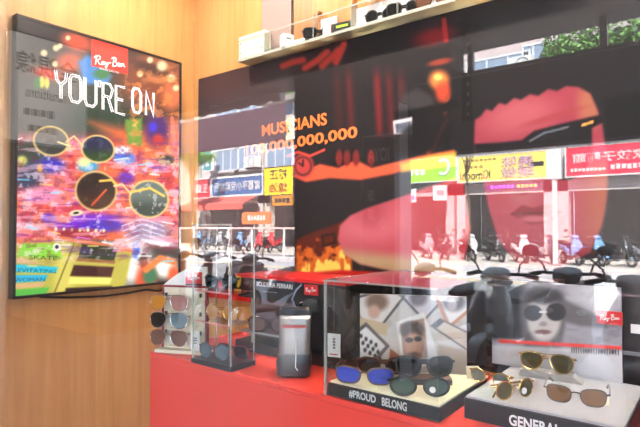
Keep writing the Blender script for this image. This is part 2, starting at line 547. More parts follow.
def paint_neon(k):
    n1, n2, n3 = k.noise(22, 18, 1), k.noise(12, 10, 2), k.noise(5, 5, 3)
    k.fill((70, 62, 56))
    k.over((46, 40, 44), k.ell(40, 30, 40, 28, .5)); k.over((44, 66, 52), k.ell(100, 108, 45, 26, .6))
    k.over((92, 88, 84), k.ell(40, 100, 40, 34, .6))
    k.over((226, 92, 64), k.ell(77, 42, 16, 9, .5, 18)); k.over((210, 70, 56), k.ell(48, 74, 14, 6, .6, 15)); k.over((220, 96, 66), k.ell(70, 62, 14, 10, .6))
    k.over((76, 148, 220), k.poly([(78, 62), (88, 54), (112, 76), (108, 84), (84, 84)], 3)); k.over((70, 140, 84), k.ell(102, 74, 8, 5, .5))
    k.over((150, 74, 44), k.ell(155, 82, 36, 30, .5)); k.over((222, 128, 70), k.ell(160, 74, 26, 12, .6, 15) * sm(n2, .35, .6))
    k.over((92, 50, 40), k.ell(150, 68, 18, 6, .6, 18)); k.over((236, 120, 70), k.ell(172, 96, 10, 14, .6))
    for (cx, cy, r) in ((44, 53, 3.4), (56, 48, 3.2), (60, 46, 2.6), (55, 64, 2.8), (68, 38, 2.4), (162, 66, 5), (171, 78, 4), (150, 60, 3), (140, 74, 3), (176, 88, 3)):
        k.over((255, 226, 176), k.ell(cx, cy, r, r, .5))
    k.over((228, 216, 90), k.ell(42, 82, 3, 6, .4)); k.over((228, 216, 90), k.ell(47, 83, 2.5, 6, .4)); k.over((60, 130, 70), k.ell(37, 83, 3, 6, .4))
    # hot band across the middle
    band = sm(k.y, 128, 150) * (1 - sm(k.y, 236, 252))
    k.over((236, 84, 70), band); k.over((255, 128, 168), band * sm(n1, .42, .62)); k.over((206, 52, 60), band * sm(n2, .52, .7) * .8)
    k.over((244, 128, 60), band * sm(n2, .6, .42) * .5)
    k.over((238, 110, 60), k.poly([(90, 122), (150, 160), (180, 150), (180, 118), (160, 120), (140, 132)], 8))
    k.over((64, 84, 150), k.ell(40, 162, 22, 10, .5, 12)); k.over((60, 70, 60), k.ell(28, 152, 16, 12, .5)); k.over((230, 230, 110), k.ell(22, 161, 5, 5, .5))
    k.over((60, 44, 190), k.ell(52, 165, 12, 6, .5)); k.over((52, 60, 90), k.ell(26, 178, 16, 12, .6)); k.over((245, 165, 60), k.ell(40, 168, 3, 4, .5))
    k.over((66, 176, 226), k.ell(88, 166, 10, 6, .5)); k.over((236, 240, 160), k.ell(84, 162, 7, 5, .5)); k.over((110, 40, 190), k.ell(126, 178, 8, 6, .6))
    k.over((70, 140, 236), k.ell(124, 158, 11, 7, .4, 12)); k.over((250, 246, 250), k.ell(122, 150, 9, 4, .5)); k.over((120, 160, 60), k.poly([(125, 120), (142, 118), (142, 146), (128, 144)], 2)); k.over((238, 190, 84), k.ell(133, 126, 7, 8, .5) * sm(n3, .4, .6))
    k.over((86, 48, 120), k.ell(157, 130, 12, 16, .5)); k.over((80, 60, 220), k.ell(153, 127, 4, 5, .5)); k.over((212, 60, 60), k.ell(158, 140, 6, 6, .5)); k.over((250, 120, 90), k.line([(172, 118), (174, 140), (172, 160)], 3))
    k.over((40, 60, 44), k.ell(166, 160, 8, 5, .5)); k.over((255, 190, 236), k.ell(148, 168, 16, 5, .6) * sm(n3, .3, .6)); k.over((255, 150, 190), k.ell(40, 196, 20, 8, .5)); k.over((255, 220, 236), k.ell(24, 226, 18, 5, .6) * sm(n3, .35, .55))
    k.over((122, 36, 206), k.ell(86, 222, 34, 8, .35, -4)); k.over((70, 40, 190), k.ell(104, 226, 20, 6, .5)); k.over((236, 90, 60), k.ell(64, 218, 7, 5, .5)); k.over((110, 60, 210), k.ell(48, 218, 7, 5, .5))
    k.over((178, 40, 40), k.ell(80, 234, 26, 5, .4)); k.over((70, 90, 76), k.ell(80, 243, 34, 3.5, .5))
    for j in range(7): k.over((250, 240, 170), k.ell(56 + j * 8, 229 + .3 * j, 1.4, 1.8, .5))
    # lower right: white hot signs
    k.over((150, 150, 190), k.ell(150, 232, 22, 12, .5) * .8); k.over((250, 246, 240), k.ell(130, 262, 20, 22, .5) * sm(n2, .3, .5)); k.over((250, 244, 232), k.ell(165, 268, 12, 10, .5))
    k.over((232, 80, 44), k.ell(146, 284, 10, 22, .45)); k.over((60, 120, 84), k.ell(150, 276, 7, 9, .5)); k.over((244, 130, 60), k.line([(146, 270), (160, 258), (174, 262)], 5, 2)); k.over((238, 96, 56), k.ell(174, 276, 6, 10, .5)); k.over((250, 248, 250), k.ell(160, 243, 18, 2.5, .5, 8)); k.over((90, 120, 214), k.ell(136, 250, 4, 8, .5))
    for j in range(5): k.over((226, 226, 250), k.line([(122 + j, 226 + 5 * j), (142, 219 + 5 * j), (164, 226 + 5 * j)], .9, .7) * .8)
    # pinball plate, lower left
    pl = k.poly([(12, 244), (60, 240), (132, 252), (124, 292), (10, 300)], 2)
    k.over((196, 184, 74), pl); k.over((226, 210, 100), pl * k.ell(64, 276, 10, 30, .6)); k.over((232, 120, 80), k.line([(14, 242), (62, 238), (130, 250)], 4, 2)); k.over((132, 118, 40), k.line([(74, 244), (54, 294)], 1.2))
    k.over((34, 52, 30), k.poly([(82, 244), (118, 247), (114, 261), (78, 258)], 1.2)); k.over((150, 90, 40), k.poly([(78, 258), (116, 261), (114, 264), (76, 261)], 1.)); k.over((66, 24, 18), k.poly([(74, 265), (114, 267), (111, 277), (70, 276)], 1.2)); k.over((246, 236, 120), k.poly([(70, 277), (112, 278), (110, 284), (68, 284)], 1.))
    k.over((50, 30, 22), k.poly([(66, 288), (112, 286), (108, 294), (64, 296)], 1.2))
    k.over((142, 220, 60), k.poly([(24, 243), (58, 245), (62, 259), (16, 256)], 1.5)); k.over((40, 196, 222), k.poly([(12, 264), (58, 267), (56, 273), (12, 272)], 1.)); k.over((36, 186, 226), k.poly([(12, 275), (48, 275), (45, 281), (12, 283)], 1.)); k.over((226, 176, 130), k.poly([(12, 258), (20, 258), (44, 264), (12, 263)], 1.)); k.over((224, 180, 120), k.poly([(12, 284), (46, 282), (42, 287), (12, 289)], 1.))
    k.over((90, 190, 70), k.poly([(12, 290), (50, 287), (46, 294), (12, 298)], 1.)); k.over((250, 250, 240), k.ell(57, 247, 4, 4, .3)); k.over((20, 20, 24), k.ell(57, 247, 2, 2, .3))
    st = k.noise(7, 6, 12, 4); sw = k.noise(40, 3.5, 13)
    mid = sm(k.y, 132, 150) * (1 - sm(k.y, 250, 268))
    k.over((255, 232, 244), mid * sm(st, .58, .70) * .6); k.over((120, 24, 70), mid * sm(st, .40, .32) * .35); k.over((255, 200, 220), mid * sm(sw, .60, .68) * .5); k.over((90, 40, 160), mid * sm(sw, .34, .28) * .4)
    k.over((255, 150, 70), sm(k.x, 110, 140) * sm(k.y, 60, 80) * (1 - sm(k.y, 150, 175)) * sm(st, .56, .66) * .6)
    for j in range(26):
        a_ = 14 + (j * 37) % 160; b_ = 140 + (j * 53) % 130
        k.over(((255, 250, 250), (120, 220, 255), (255, 220, 120), (255, 120, 210))[j % 4], k.line([(a_, b_), (a_ + 8 + j % 7, b_ + (j % 5) - 2)], .9, .7) * .9)
    # the four big lenses of the picture
    for (cx, cy, rx, ry, c, c2) in ((51, 141, 17, 14, (112, 100, 92), (60, 62, 58)), (98, 149, 16, 13, (26, 36, 74), (34, 70, 26)), (96, 191, 20, 19, (40, 22, 16), (70, 40, 22)), (149, 199, 19, 18, (108, 120, 112), (58, 70, 62))):
        ms = k.ell(cx, cy, rx, ry, .06, 10); k.over(c, ms); k.over(c2, ms * sm(k.y, cy - ry * .3, cy + ry * .6)); k.over((232, 224, 220), ms * sm(n3, .62, .7) * (.55 if cx == 149 else .12))
        ring = np.clip(k.ell(cx, cy, rx + 1.1, ry + 1.1, .06, 10) - k.ell(cx, cy, rx - .6, ry - .6, .08, 10), 0, 1); k.over((250, 214, 130), ring)
    k.over((250, 200, 80), k.line([(100, 181), (112, 180), (116, 184)], 2)); k.over((226, 80, 40), k.line([(92, 205), (106, 190)], 1.8)); k.over((255, 210, 90), k.line([(132, 192), (150, 188), (164, 196)], 2)); k.over((248, 214, 140), k.line([(66, 142), (74, 136), (83, 146)], 1.2)); k.over((248, 220, 160), k.line([(114, 186), (122, 184), (131, 194)], 1.2)); k.over((255, 230, 150), k.line([(58, 142), (70, 146)], 1.4))
    k.over((240, 226, 190), k.ell(76, 213, 7, 3, .3, -8)); k.over((30, 26, 20), k.ell(76, 213, 3, 1.2, .3, -8))


print_grid('picture', (LX, ly0 + fb, lz0 + fb), (0, ly1 - ly0 - 2 * fb, 0), (0, 0, lz1 - lz0 - 2 * fb), 240, 340, paint_neon, attr_mat('backlit_print', .25, 1.4), lb)
WHITE_LIT = mat('backlit_white', (.95, .95, .95), .4, emit=.95)
RED_LIT = mat('backlit_red', rgb(226, 60, 50), .4, emit=.9)
DARK_LIT = mat('dark_print', rgb(70, 66, 60), .4)


def wall_strokes(strokes, r, x, name, m, parent):
    mb = MB()
    for s in strokes: mb.tube([on_x(a, b, x) for a, b in s], r, 6, flat=(.15, 1, 1))
    return mb.build(name, m, parent)


c4 = [(91.5, 39), (127.8, 47.6), (127.8, 74.5), (91.5, 66)]
mb = MB(); P4 = [on_x(a, b, LX + .0006) for a, b in c4]
mb.add(P4 + [p_ + Vector((-.0004, 0, 0)) for p_ in P4], [(0, 1, 2, 3), (7, 6, 5, 4), (0, 4, 5, 1), (1, 5, 6, 2), (2, 6, 7, 3), (3, 7, 4, 0)])
lg = mb.build('logo_plate', RED_LIT, lb)
scr = [[(94 + x / 3.3 * 32, 62.5 + x / 3.3 * 32 * .22 - (z + (x - 1.6) * .12) * 9.0) for x, z in st] for st in SCRIPT]
wall_strokes(scr, .0022, LX + .001, 'logo_script', WHITE_LIT, lg)
mbt = text_mb('GENUINE SINCE 1937', .085, .008)
pa, pb = on_x(93.5, 66.8, LX + .001), on_x(124, 74.2, LX + .001)
ang = math.atan2(pb.z - pa.z, pb.y - pa.y)
MB().add(mbt.v, mbt.f, Matrix.Translation((pa + pb) / 2) @ Matrix.Rotation(ang, 4, 'X') @ Matrix.Rotation(PI / 2, 4, 'Z')).build('logo_tagline', WHITE_LIT, lg, smooth=False)
sl = .262
def L_(x0, yb, pts): return [[(x0 + a, yb + a * sl - b) for a, b in s] for s in pts]
word = []
word += L_(55.5, 97, [[(0, 27), (1.2, 18), (5.5, 13.5), (5.5, 0)], [(11, 27), (10.3, 19), (5.5, 13.5)]])
word += L_(70, 100.5, [[(2, 26), (0, 22), (0, 5), (2, 0), (8, 0), (11, 4), (11, 22), (9, 26), (2, 26)]])
word += L_(85, 104.5, [[(0, 27), (0, 5), (2, 0), (8, 0), (11, 4), (11, 27)]])
word += L_(98.5, 108, [[(1.5, 28), (0.6, 21)]])
word += L_(103, 109.5, [[(0, 0), (0, 27), (7, 27), (9.5, 22), (7.5, 14), (0, 14)], [(5, 14), (9.5, 0)]])
word += L_(116, 112.5, [[(9, 27), (0, 27), (0, 0), (9, 0)], [(0, 14), (7, 14)]])
wd = wall_strokes(word, .0062, LX + .001, 'outlined_lettering', WHITE_LIT, lb)
wall_strokes(word, .0022, LX + .002, 'letter_inline', DARK_LIT, wd)
on = L_(132.5, 111.5, [[(2, 24), (0, 20), (0, 5), (2, 0), (6, 0), (8.4, 4), (8.4, 20), (6, 24), (2, 24)]]) + L_(146, 115, [[(0, 0), (0, 24), (7.6, 0), (7.6, 24)]])
wall_strokes(on, .0062, LX + .001, 'solid_lettering', WHITE_LIT, lb)
for body, pxa, pxb, m_l, hh_ in (('SKATE', (29, 257), (57, 258.5), mat('dark_green_ink', rgb(24, 80, 20), .5), .016), ('LEVITATING', (14, 270), (56, 271.5), mat('dark_blue_ink', rgb(8, 50, 84), .5), .014), ('WOMAN', (14, 280), (45, 279.3), mat('dark_blue_ink', rgb(8, 50, 84), .5), .014)):
    pa, pb = on_x(*pxa, LX + .001), on_x(*pxb, LX + .001)
    t_ = text_mb(body, (pb - pa).length, hh_, .0004)
    MB().add(t_.v, t_.f, Matrix.Translation((pa + pb) / 2) @ Matrix.Rotation(math.atan2(pb.z - pa.z, pb.y - pa.y), 4, 'X') @ Matrix.Rotation(PI / 2, 4, 'Z')).build('small_lettering', m_l, lb, smooth=False)
# its cord
pts = [on_x(a, b, .012) for a, b in ((40, 297), (70, 297.5), (105, 296), (128, 293), (146, 289.5), (158, 291), (170, 288), (182, 287))]
tag(MB().tube(pts, .0042, 8).build('power_cord', M['black']), 'thin black power cord sagging along under the backlit poster', 'cord')

# ================================================================== wide concert poster on the back wall
PY = -.008
px0 = on_y(197.8, 200, PY).x
ptop = on_y(197.8, 79.4, PY).z
pw, ph = 2.02 - px0, 1.02
cp = thing('concert_poster', 'wide dark poster of a red lit concert and a giant face in sunglasses', 'poster', (0, 0, 0))
B(px0, px0 + pw, PY + .0006, -.0005, ptop - ph, ptop).build('backing_board', M['blackm'], cp)


def paint_concert(k):
    n1, n2, n3 = k.noise(30, 24, 5), k.noise(10, 10, 6), k.noise(6, 18, 7)
    k.fill((30, 28, 31))
    k.over((80, 66, 68), (1 - sm(k.x, 284, 296)) * sm(k.y, 40, 110) * .75)  # mauve wash of the pane's reflection, painted into the print left of the pillar
    k.over((84, 52, 48), k.ell(222, 82, 40, 14, .6, -14) * .5)
    for cx, a in ((350, .5), (378, .8), (390, .55), (402, .4), (338, .3)): k.over((132, 26, 34), np.clip(1 - np.abs(k.x - cx - (k.y - 100) * .05) / 6, 0, 1) * sm(k.y, 60, 84) * (1 - sm(k.y, 128, 142)) * a)
    for pts in ([(322, 66), (331, 58), (338, 50)], [(336, 62), (341, 52), (344, 44)], [(305, 68), (318, 60), (327, 52)], [(283, 66), (293, 62), (303, 60)]): k.over((206, 62, 50), k.line(pts, 5, 3) * .85)
    k.over((150, 34, 36), k.ell(434, 36, 20, 8, .7, -14) * .8); k.over((186, 46, 44), k.line([(444, 20), (446, 40)], 4, 2) * .8)
    k.over((236, 128, 64), k.ell(439, 80, 9, 9, .6)); k.over((196, 66, 44), k.ell(443, 92, 7, 10, .6)); k.over((255, 190, 100), k.ell(438, 77, 4, 3, .6)); k.over((176, 60, 40), k.ell(440, 62, 12, 3, .6, -12) * .7)
    k.over((150, 60, 36), k.line([(448, 96), (443, 108), (447, 120), (440, 132), (434, 148), (428, 152)], 3.4, 1.6))
    k.over((52, 50, 54), k.poly([(398, 112), (402, 96), (416, 88), (432, 96), (436, 110)], 3)); k.over((18, 17, 20), k.poly([(394, 112), (440, 104), (455, 100), (460, 106), (440, 114), (396, 122)], 2)); k.over((214, 206, 214), k.poly([(393, 121), (412, 117), (412, 134), (394, 134)], 1.)); k.over((88, 94, 108), k.poly([(395, 124), (411, 121), (411, 133), (396, 133)], 1.))
    k.over((20, 19, 22), k.poly([(398, 136), (420, 116), (452, 112), (450, 152), (404, 152)], 3) * .8)
    # truss tower
    k.over((16, 16, 18), k.poly([(456, 26), (468, 14), (482, 28), (470, 28), (472, 120), (462, 122), (462, 28)], 1.2))
    for j in range(9): k.over((120, 118, 120), k.ell(468, 34 + j * 10, 1.1, 2., .4) * .3)
    # crowd glow
    k.over((226, 92, 60), k.poly([(292, 176), (320, 164), (338, 168), (356, 160), (372, 168), (396, 162), (420, 156), (454, 150), (456, 166), (420, 166), (392, 174), (360, 180), (330, 178), (306, 182)], 2)); k.over((214, 180, 70), k.poly([(400, 164), (428, 156), (456, 152), (456, 164), (424, 170), (402, 172)], 3))
    for cx in (339, 347, 356, 371): k.over((120, 36, 36), k.ell(cx, 158, 3.5, 8, .4))
    k.over((176, 58, 56), k.ell(303, 166, 11, 12, .2)); k.over((36, 30, 34), k.ell(303, 166, 8.6, 9.6, .15)); k.over((188, 66, 60), k.ell(303, 166, 7.4, 8.2, .2)); k.over((40, 24, 28), k.line([(303, 166), (303, 160)], 1.4)); k.over((40, 24, 28), k.line([(303, 166), (299, 163)], 1.4))
    k.over((210, 74, 60), k.line([(288, 156), (298, 152), (310, 156), (324, 150)], 2, 1))
    # fire and red floor
    fire = k.poly([(296, 240), (312, 232), (330, 226), (350, 218), (352, 274), (296, 280)], 2)
    k.over((86, 26, 14), fire); k.over((214, 104, 34), fire * sm(n2 + (k.y - 252) / 70, .40, .62)); k.over((255, 214, 96), fire * sm(n3 + (k.y - 258) / 60, .55, .72))
    k.over((40, 20, 16), fire * k.line([(322, 236), (334, 234), (336, 242), (324, 246), (322, 236)], 2.4) * .9)
    k.over((196, 24, 20), k.poly([(190, 284), (340, 270), (380, 272), (380, 420), (180, 420)], 2))
    # arm
    arm = k.poly([(338, 240), (340, 226), (350, 216), (368, 208), (392, 200), (420, 190), (462, 176), (470, 230), (462, 274), (430, 275), (392, 271), (360, 264), (344, 254)], 2)
    k.over((178, 70, 82), arm); k.over((196, 98, 110), arm * k.ell(372, 226, 40, 18, .7, -12)); k.over((178, 146, 110), arm * sm(k.y - (k.x - 340) * .10, 242, 258)); k.over((150, 48, 60), arm * k.ell(372, 214, 14, 12, .8) * .5); k.over((166, 42, 52), arm * sm(k.x, 384, 430) * (1 - sm(k.y, 236, 256)) * .8)
    # face
    face = k.poly([(474, 146), (475, 120), (481, 116), (486, 109), (492, 111), (499, 103), (506, 105), (514, 98), (521, 100), (530, 94), (538, 96), (548, 89), (557, 91), (566, 86), (578, 87), (590, 94), (597, 110), (602, 124), (606, 150), (608, 190), (602, 226), (590, 252), (560, 268), (520, 266), (498, 240), (488, 206), (482, 174)], 2)
    k.over((150, 58, 72), face); k.over((170, 84, 92), face * k.ell(520, 116, 34, 16, .6, -14)); k.over((164, 98, 76), face * k.ell(590, 104, 12, 22, .6)); k.over((150, 60, 66), face * k.ell(552, 117, 30, 3.2, .6, -17) * .9); k.over((154, 82, 62), face * sm(k.x, 570, 606) * sm(k.y, 150, 170)); k.over((160, 90, 96), face * k.ell(524, 184, 14, 26, .7) * .7); k.over((128, 46, 58), face * sm(k.y, 226, 262) * .8)
    k.over((24, 22, 26), k.poly([(474, 144), (504, 142), (522, 140), (534, 131), (560, 124), (590, 117), (603, 114), (604, 122), (592, 128), (592, 152), (586, 172), (570, 180), (548, 179), (538, 174), (532, 170), (524, 169), (517, 172), (508, 178), (492, 180), (481, 172)], 1.6)); k.over((150, 166, 178), k.line([(530, 141), (544, 133), (568, 127)], 1.6, 1) * .6); k.over((216, 160, 80), k.line([(583, 125), (592, 122)], 2.2))
    k.over((118, 30, 44), k.poly([(510, 214), (522, 205), (533, 208), (548, 204), (562, 212), (550, 222), (530, 225)], 1.6)); k.over((168, 88, 98), k.ell(534, 219, 13, 3, .5)); k.over((90, 24, 34), k.line([(512, 214), (534, 213), (560, 212)], 1.4, 1)); k.over((130, 48, 56), k.ell(522, 192, 7, 3, .6) * .7)
    k.over((18, 17, 20), k.poly([(604, 100), (645, 90), (645, 290), (600, 290), (594, 250), (608, 214), (610, 160)], 4))


print_grid('print', (px0, PY, ptop - ph), (pw, 0, 0), (0, 0, ph), 470, 250, paint_concert, attr_mat('poster_print', .45, 0, .25), cp)
LED = mat('led_orange_ink', rgb(255, 128, 58), .5)
for body, a, b, h in (('MUSICIANS', (262, 131), (327, 118.5), .048), ('100,000,000,000', (246, 151.5), (357.5, 132.5), .050)):
    pa, pb = on_y(*a, PY - .001), on_y(*b, PY - .001)
    t_ = text_mb(body, (pb - pa).length, h, .0006, Matrix.Translation((pa + pb) / 2) @ Matrix.Rotation(-math.atan2(pb.z - pa.z, pb.x - pa.x), 4, 'Y'), bold=.028)
    t_.build('led_lettering', LED, cp, smooth=False)

# ================================================================== clear shelf along the top of the poster
SHF = -.074
shb = on_y(238, 60, SHF); shr = on_y(575, 20, SHF).x
sz = on_y(238, 68.9, -.010).z + .0005
sh = thing('acrylic_shelf', 'long clear acrylic display shelf with low compartments above the dark poster', 'shelf', (shb.x, 0, sz))
L = shr - shb.x; hgt = .105
B(0, L, SHF, -.0005, 0, .008).build('bottom_plate', thin('greenish_milky_acrylic', rgb(244, 244, 222), .85), sh)
B(0, L, SHF - .002, SHF - .0002, 0, .011).build('front_edge', M['acre'], sh)
B(0, L, SHF, SHF + .003, .012, hgt * .82).build('front_panel', M['acr'], sh)
B(0, L, SHF - .0004, SHF + .0034, hgt * .82 + .0005, hgt * .82 + .004).build('top_edge', M['acre'], sh)
e0 = on_y(263, 40, SHF).x - shb.x
B(0, e0, SHF + .004, -.002, .0085, hgt).build('end_block', M['wacr'], sh, bevel=.002)
for a, b in ((.012, .035), (.012, .075), (e0 - .012, .035)): MB().lathe([(.003, 0), (.003, .002)], 10, Matrix.Translation((a, SHF + .0038, b)) @ Matrix.Rotation(PI / 2, 4, 'X')).build('screw', M['gun'], sh)
for px_ in (263.5, 312, 350, 396, 446):
    x = on_y(px_, 40, SHF).x - shb.x
    B(x, x + .003, SHF + .004, -.040, .0085, hgt).build('divider', M['acre'], sh)
w0 = on_y(354, 10, -.01).x - shb.x; w1 = on_y(478, 10, -.01).x - shb.x; B(w0, w1, -.0065, -.0025, .0085, hgt - .001).build('pale_back', M['paper'], sh)
u0 = on_y(357, 10, SHF).x - shb.x; u1 = on_y(450, 10, SHF).x - shb.x
B(u0, u1, SHF, -.002, hgt + .0005, hgt + .006).build('upper_plate', M['acr'], sh)
B(u0, u1, SHF - .002, SHF - .0002, hgt + .0005, hgt + .0085).build('upper_plate_edge', M['acre'], sh)
SZ = sz + .0083


def on_shelf(px_, y=-.05): return Vector((on_y(px_, 30, y).x, y, SZ))


def paper_card(name, label, cat, loc, rz, w_, h_, m=None, mark=None, tilt=0.0, group=None):
    t = thing(name, label, cat, loc, rz, group); t.rotation_euler = (tilt, 0, rz)
    B(-w_ / 2, w_ / 2, -.001, .001, 0, h_).build('card', m or M['paper'], t)
    if mark:
        mm = MB()
        for (a, b, c, d) in mark: mm.box(a * w_, b * w_, -.0014, -.0011, c * h_, d * h_)
        mm.build('print', M['ink'], t, smooth=False)
    return t


pt = on_shelf(287, -.056); cube = thing('display_cube', 'small tilted white display cube with a grey print on the clear shelf', 'cube', pt, facing(pt) + .35)
B(-.024, .024, -.018, .018, 0, .052).build('block', M['paper'], cube, bevel=.002); B(-.010, .012, -.0188, -.0182, .030, .038).build('print', M['grey'], cube)
pt = on_shelf(300, -.050); paper_card('price_card', 'low cream price card lying back beside the white display cube', 'card', pt, .03, .08, .028, M['cream'], None, -.15)
pt = on_shelf(319, -.056); sunglasses('small black sunglasses in the clear shelf below the cupboard knob', 'wayfarer', M['black'], LENS['dark'], pt, facing(pt) - .1, rim=.0024, folded=True)
pt = on_shelf(329, -.045); paper_card('price_card', 'tall white card standing behind the black case on the clear shelf', 'card', pt, .1, .07, .075)
pt = on_shelf(343, -.056); cs = thing('spectacle_case', 'slim black case with red end and green print on the clear shelf', 'case', pt, .12)
B(-.04, .04, -.018, .018, 0, .034).build('body', M['black'], cs, bevel=.005); B(-.0425, -.0402, -.016, .016, .002, .032).build('end_cap', M['logo_red'], cs); B(-.018, .030, -.0190, -.0184, .013, .022).build('print', mat('green_ink', rgb(150, 200, 40), .5), cs)
pt = on_shelf(380, -.056); sunglasses('black sunglasses beside the white pad in the middle of the clear shelf', 'round', M['black'], LENS['dark'], pt, facing(pt) - .3, hw=.022, hh=.021, rim=.003, folded=True)
pt = on_shelf(366, -.048); wp = thing('display_pad', 'low white display pad beside the black round sunglasses on the shelf', 'pad', pt, .05); B(-.035, .035, -.012, .02, 0, .018).build('pad', M['paper'], wp, bevel=.003)
pt = on_shelf(404, -.056); sunglasses('black sunglasses leaning on a lilac card on the clear shelf', 'wayfarer', M['black'], LENS['dark'], pt, facing(pt) - .25, rim=.0026, folded=True)
pt = on_shelf(420, -.018); paper_card('display_card', 'wide pale lilac card at the back of the clear shelf', 'card', pt, .05, .16, .085, mat('lilac_card', rgb(214, 206, 220), .7))
pt = on_shelf(434, -.056); sunglasses('brown and black folded sunglasses at the right on the clear shelf', 'wayfarer', M['tort'], LENS['brown'], pt, facing(pt) - .25, rim=.0026, folded=True)
pt = Vector((on_y(372, 6, -.05).x, -.05, sz + hgt + .0063)); sunglasses('tortoise round sunglasses on the upper tier above the clear shelf', 'round', M['tort'], LENS['rose'], pt, facing(pt) - .2, rim=.002, folded=True)

# ================================================================== red counter
HZ = CAM.z - .39
pf = on_z(150.5, 351, HZ)
PYF, PXL = pf.y, pf.x
pl = thing('display_counter', 'glossy red display counter along the foot of the shop window', 'counter', (PXL, PYF, .04))
B(0, 2.9, 0, -PYF - .002, 0, HZ - .04 - .016).build('carcass', M['red'], pl)
B(0, 2.9, -.002, -PYF - .002, HZ - .04 - .0155, HZ - .04).build('worktop', M['red'], pl, bevel=.002)
print('COUNTER', PXL, PYF, HZ)


def red_tag(px_, py_, y, wpx, rz, label, thick=.003):
    pass


# ---- cream card stand with three pairs
p0 = on_z(153, 351.5, HZ); rot = math.radians(24)
p1 = on_z(189, 361, HZ)
ctr = Vector((p0.x + .080, p0.y + .058, HZ + .0005))
cst = thing('eyewear_card_stand', 'cream card stand with dark red border, curved white header and three hanging pairs', 'display stand', ctr, rot)
W = .074
B(-W - .012, W, -.030, .050, 0, .010).build('base', M['ivory'], cst)
B(-W, W, .0, .012, .0105, .200).build('panel', M['ivory'], cst)
m_ = MB()
for s in (-1, 1): m_.box(s * W - .003, s * W + .003, -.0030, .0122, .0105, .2055)
m_.box(-W + .0032, W - .0032, -.0030, -.0005, .199, .2055)
m_.build('border', mat('dark_red_edge', rgb(128, 24, 40), .5), cst)
hd = [(-W, .206)] + [(-W + 2 * W * i / 10, .206 + .058 * math.sin(PI / 2 * min(1, i / 8))) for i in range(1, 11)] + [(W, .206)]
MB().prism(hd, .0, .010).build('header', M['paper'], cst)
B(.004, .060, -.003, -.0005, .212, .248).build('logo_plate', M['logo_red'], cst)
lp = cst.children[-1]
sm_ = script_mb(.044, -.0034); MB().add(sm_.v, sm_.f, Matrix.Translation((.032, 0, .230))).build('logo_script', M['paper'], lp)
B(.004, .060, -.003, -.0006, .2065, .2115).build('logo_strip', M['ink'], cst)
for r_ in range(3):
    for sx in (-.062, .056):
        B(sx - .003, sx + .003, -.006, -.0005, .170 - r_ * .058, .182 - r_ * .058).build('clip', M['black'], cst)
rows = (('rose', 'thin metal sunglasses with rose lenses, topmost on the cream card stand'), ('teal', 'thin metal sunglasses with grey blue lenses, middle of the cream card stand'), ('brown', 'thin metal sunglasses with brown lenses, lowest on the cream card stand'))
R_ = Matrix.Rotation(rot, 3, 'Z')
for i, (ln, lb_) in enumerate(rows):
    lp_ = ctr + R_ @ Vector((-.038, -.034, .130 - i * .054))
    l2 = LENS[ln]; l1 = LENS[('amber', 'dark', 'brown')[i]]  # left lenses coloured apart to paint in the reflection on them
    sunglasses(lb_, 'aviator', M['silver'], l1, lp_, rot, hw=.0275, hh=.0225, rim=.0011, group='sunglasses on the cream card stand', lens2=l2, folded=True)
    sup = MB(); sup.box(-.042, -.034, -.026, -.0005, .1265 - i * .054, .1295 - i * .054); sup.build('peg', M['wacr'], cst)
pt_ = cst.location + R_ @ Vector((.050, -.046, .001))
paper_card('price_card', 'small white price card hanging low on the cream card stand', 'card', Vector((pt_.x, pt_.y, HZ + .0112)) + R_ @ Vector((0, .020, 0)), rot, .030, .060, None, [(-.25, .25, .5, .56), (-.25, .25, .62, .68), (-.25, .2, .38, .43)])

# ---- tall clear tower on a black tray
tp0 = on_z(180, 365.5, HZ); tp1 = on_z(223, 375, HZ)
TX0, TX1, TY0 = tp0.x, tp1.x, PYF - .012
TD = .095
tw = thing('acrylic_tower', 'tall clear acrylic display tower on a black tray beside the cream card stand', 'display case', (TX0, TY0, HZ + .0005))
TW = TX1 - TX0; TH = .392
B(0, TW, 0, TD, 0, .014).build('tray', M['black'], tw, bevel=.002)
for n_, b_ in (('front_panel', (.002, TW - .002, .003, .006, .0145, TH)), ('side_panel', (.002, .005, .0065, TD - .004, .0145, TH)), ('side_panel', (TW - .005, TW - .002, .0065, TD - .004, .0145, TH)), ('top_panel', (.002, TW - .002, .003, TD - .004, TH + .0005, TH + .004)), ('shelf_plate', (.0055, TW - .0055, .010, TD - .004, .118, .1215)), ('shelf_plate', (.0055, TW - .0055, .010, TD - .004, .205, .2085))):
    B(*b_).build(n_, M['acr'], tw)
for x, y in ((.0035, .0045), (TW - .0035, .0045), (.0035, TD - .004), (TW - .0035, TD - .004)):
    B(x - .0016, x + .0016, y - .0016, y + .0016, .0145, TH + .0042).build('corner_edge', M['acre'], tw)
B(.001, TW - .001, .0005, .0028, TH, TH + .0045).build('top_rim', M['acre'], tw)
MB().tube([(TW * .62, TD * .55, .0145), (TW * .62, TD * .55, TH - .002)], .0022, 8).build('rod', M['chrome'], tw)
for z_ in (.1195, .2065): B(.0055, TW - .0055, .0082, .0098, z_ - .002, z_ + .002).build('shelf_edge', mat('pink_acrylic_edge', rgb(226, 150, 150), .3), tw)
T = Vector((TX0, TY0, HZ + .0005))
pt = T + Vector((TW * .46, .046, .1217)); sunglasses('amber lens round sunglasses on the middle shelf of the clear tower', 'round', M['gold'], LENS['amber'], pt, facing(pt) - .62, hw=.0225, hh=.022, rim=.0012, folded=True)
pt = T + Vector((TW * .44, .044, .2087)); sunglasses('black sunglasses on the top shelf of the clear tower', 'wayfarer', M['black'], LENS['dark'], pt, facing(pt) - .62, hw=.022, hh=.020, rim=.0026, folded=True)
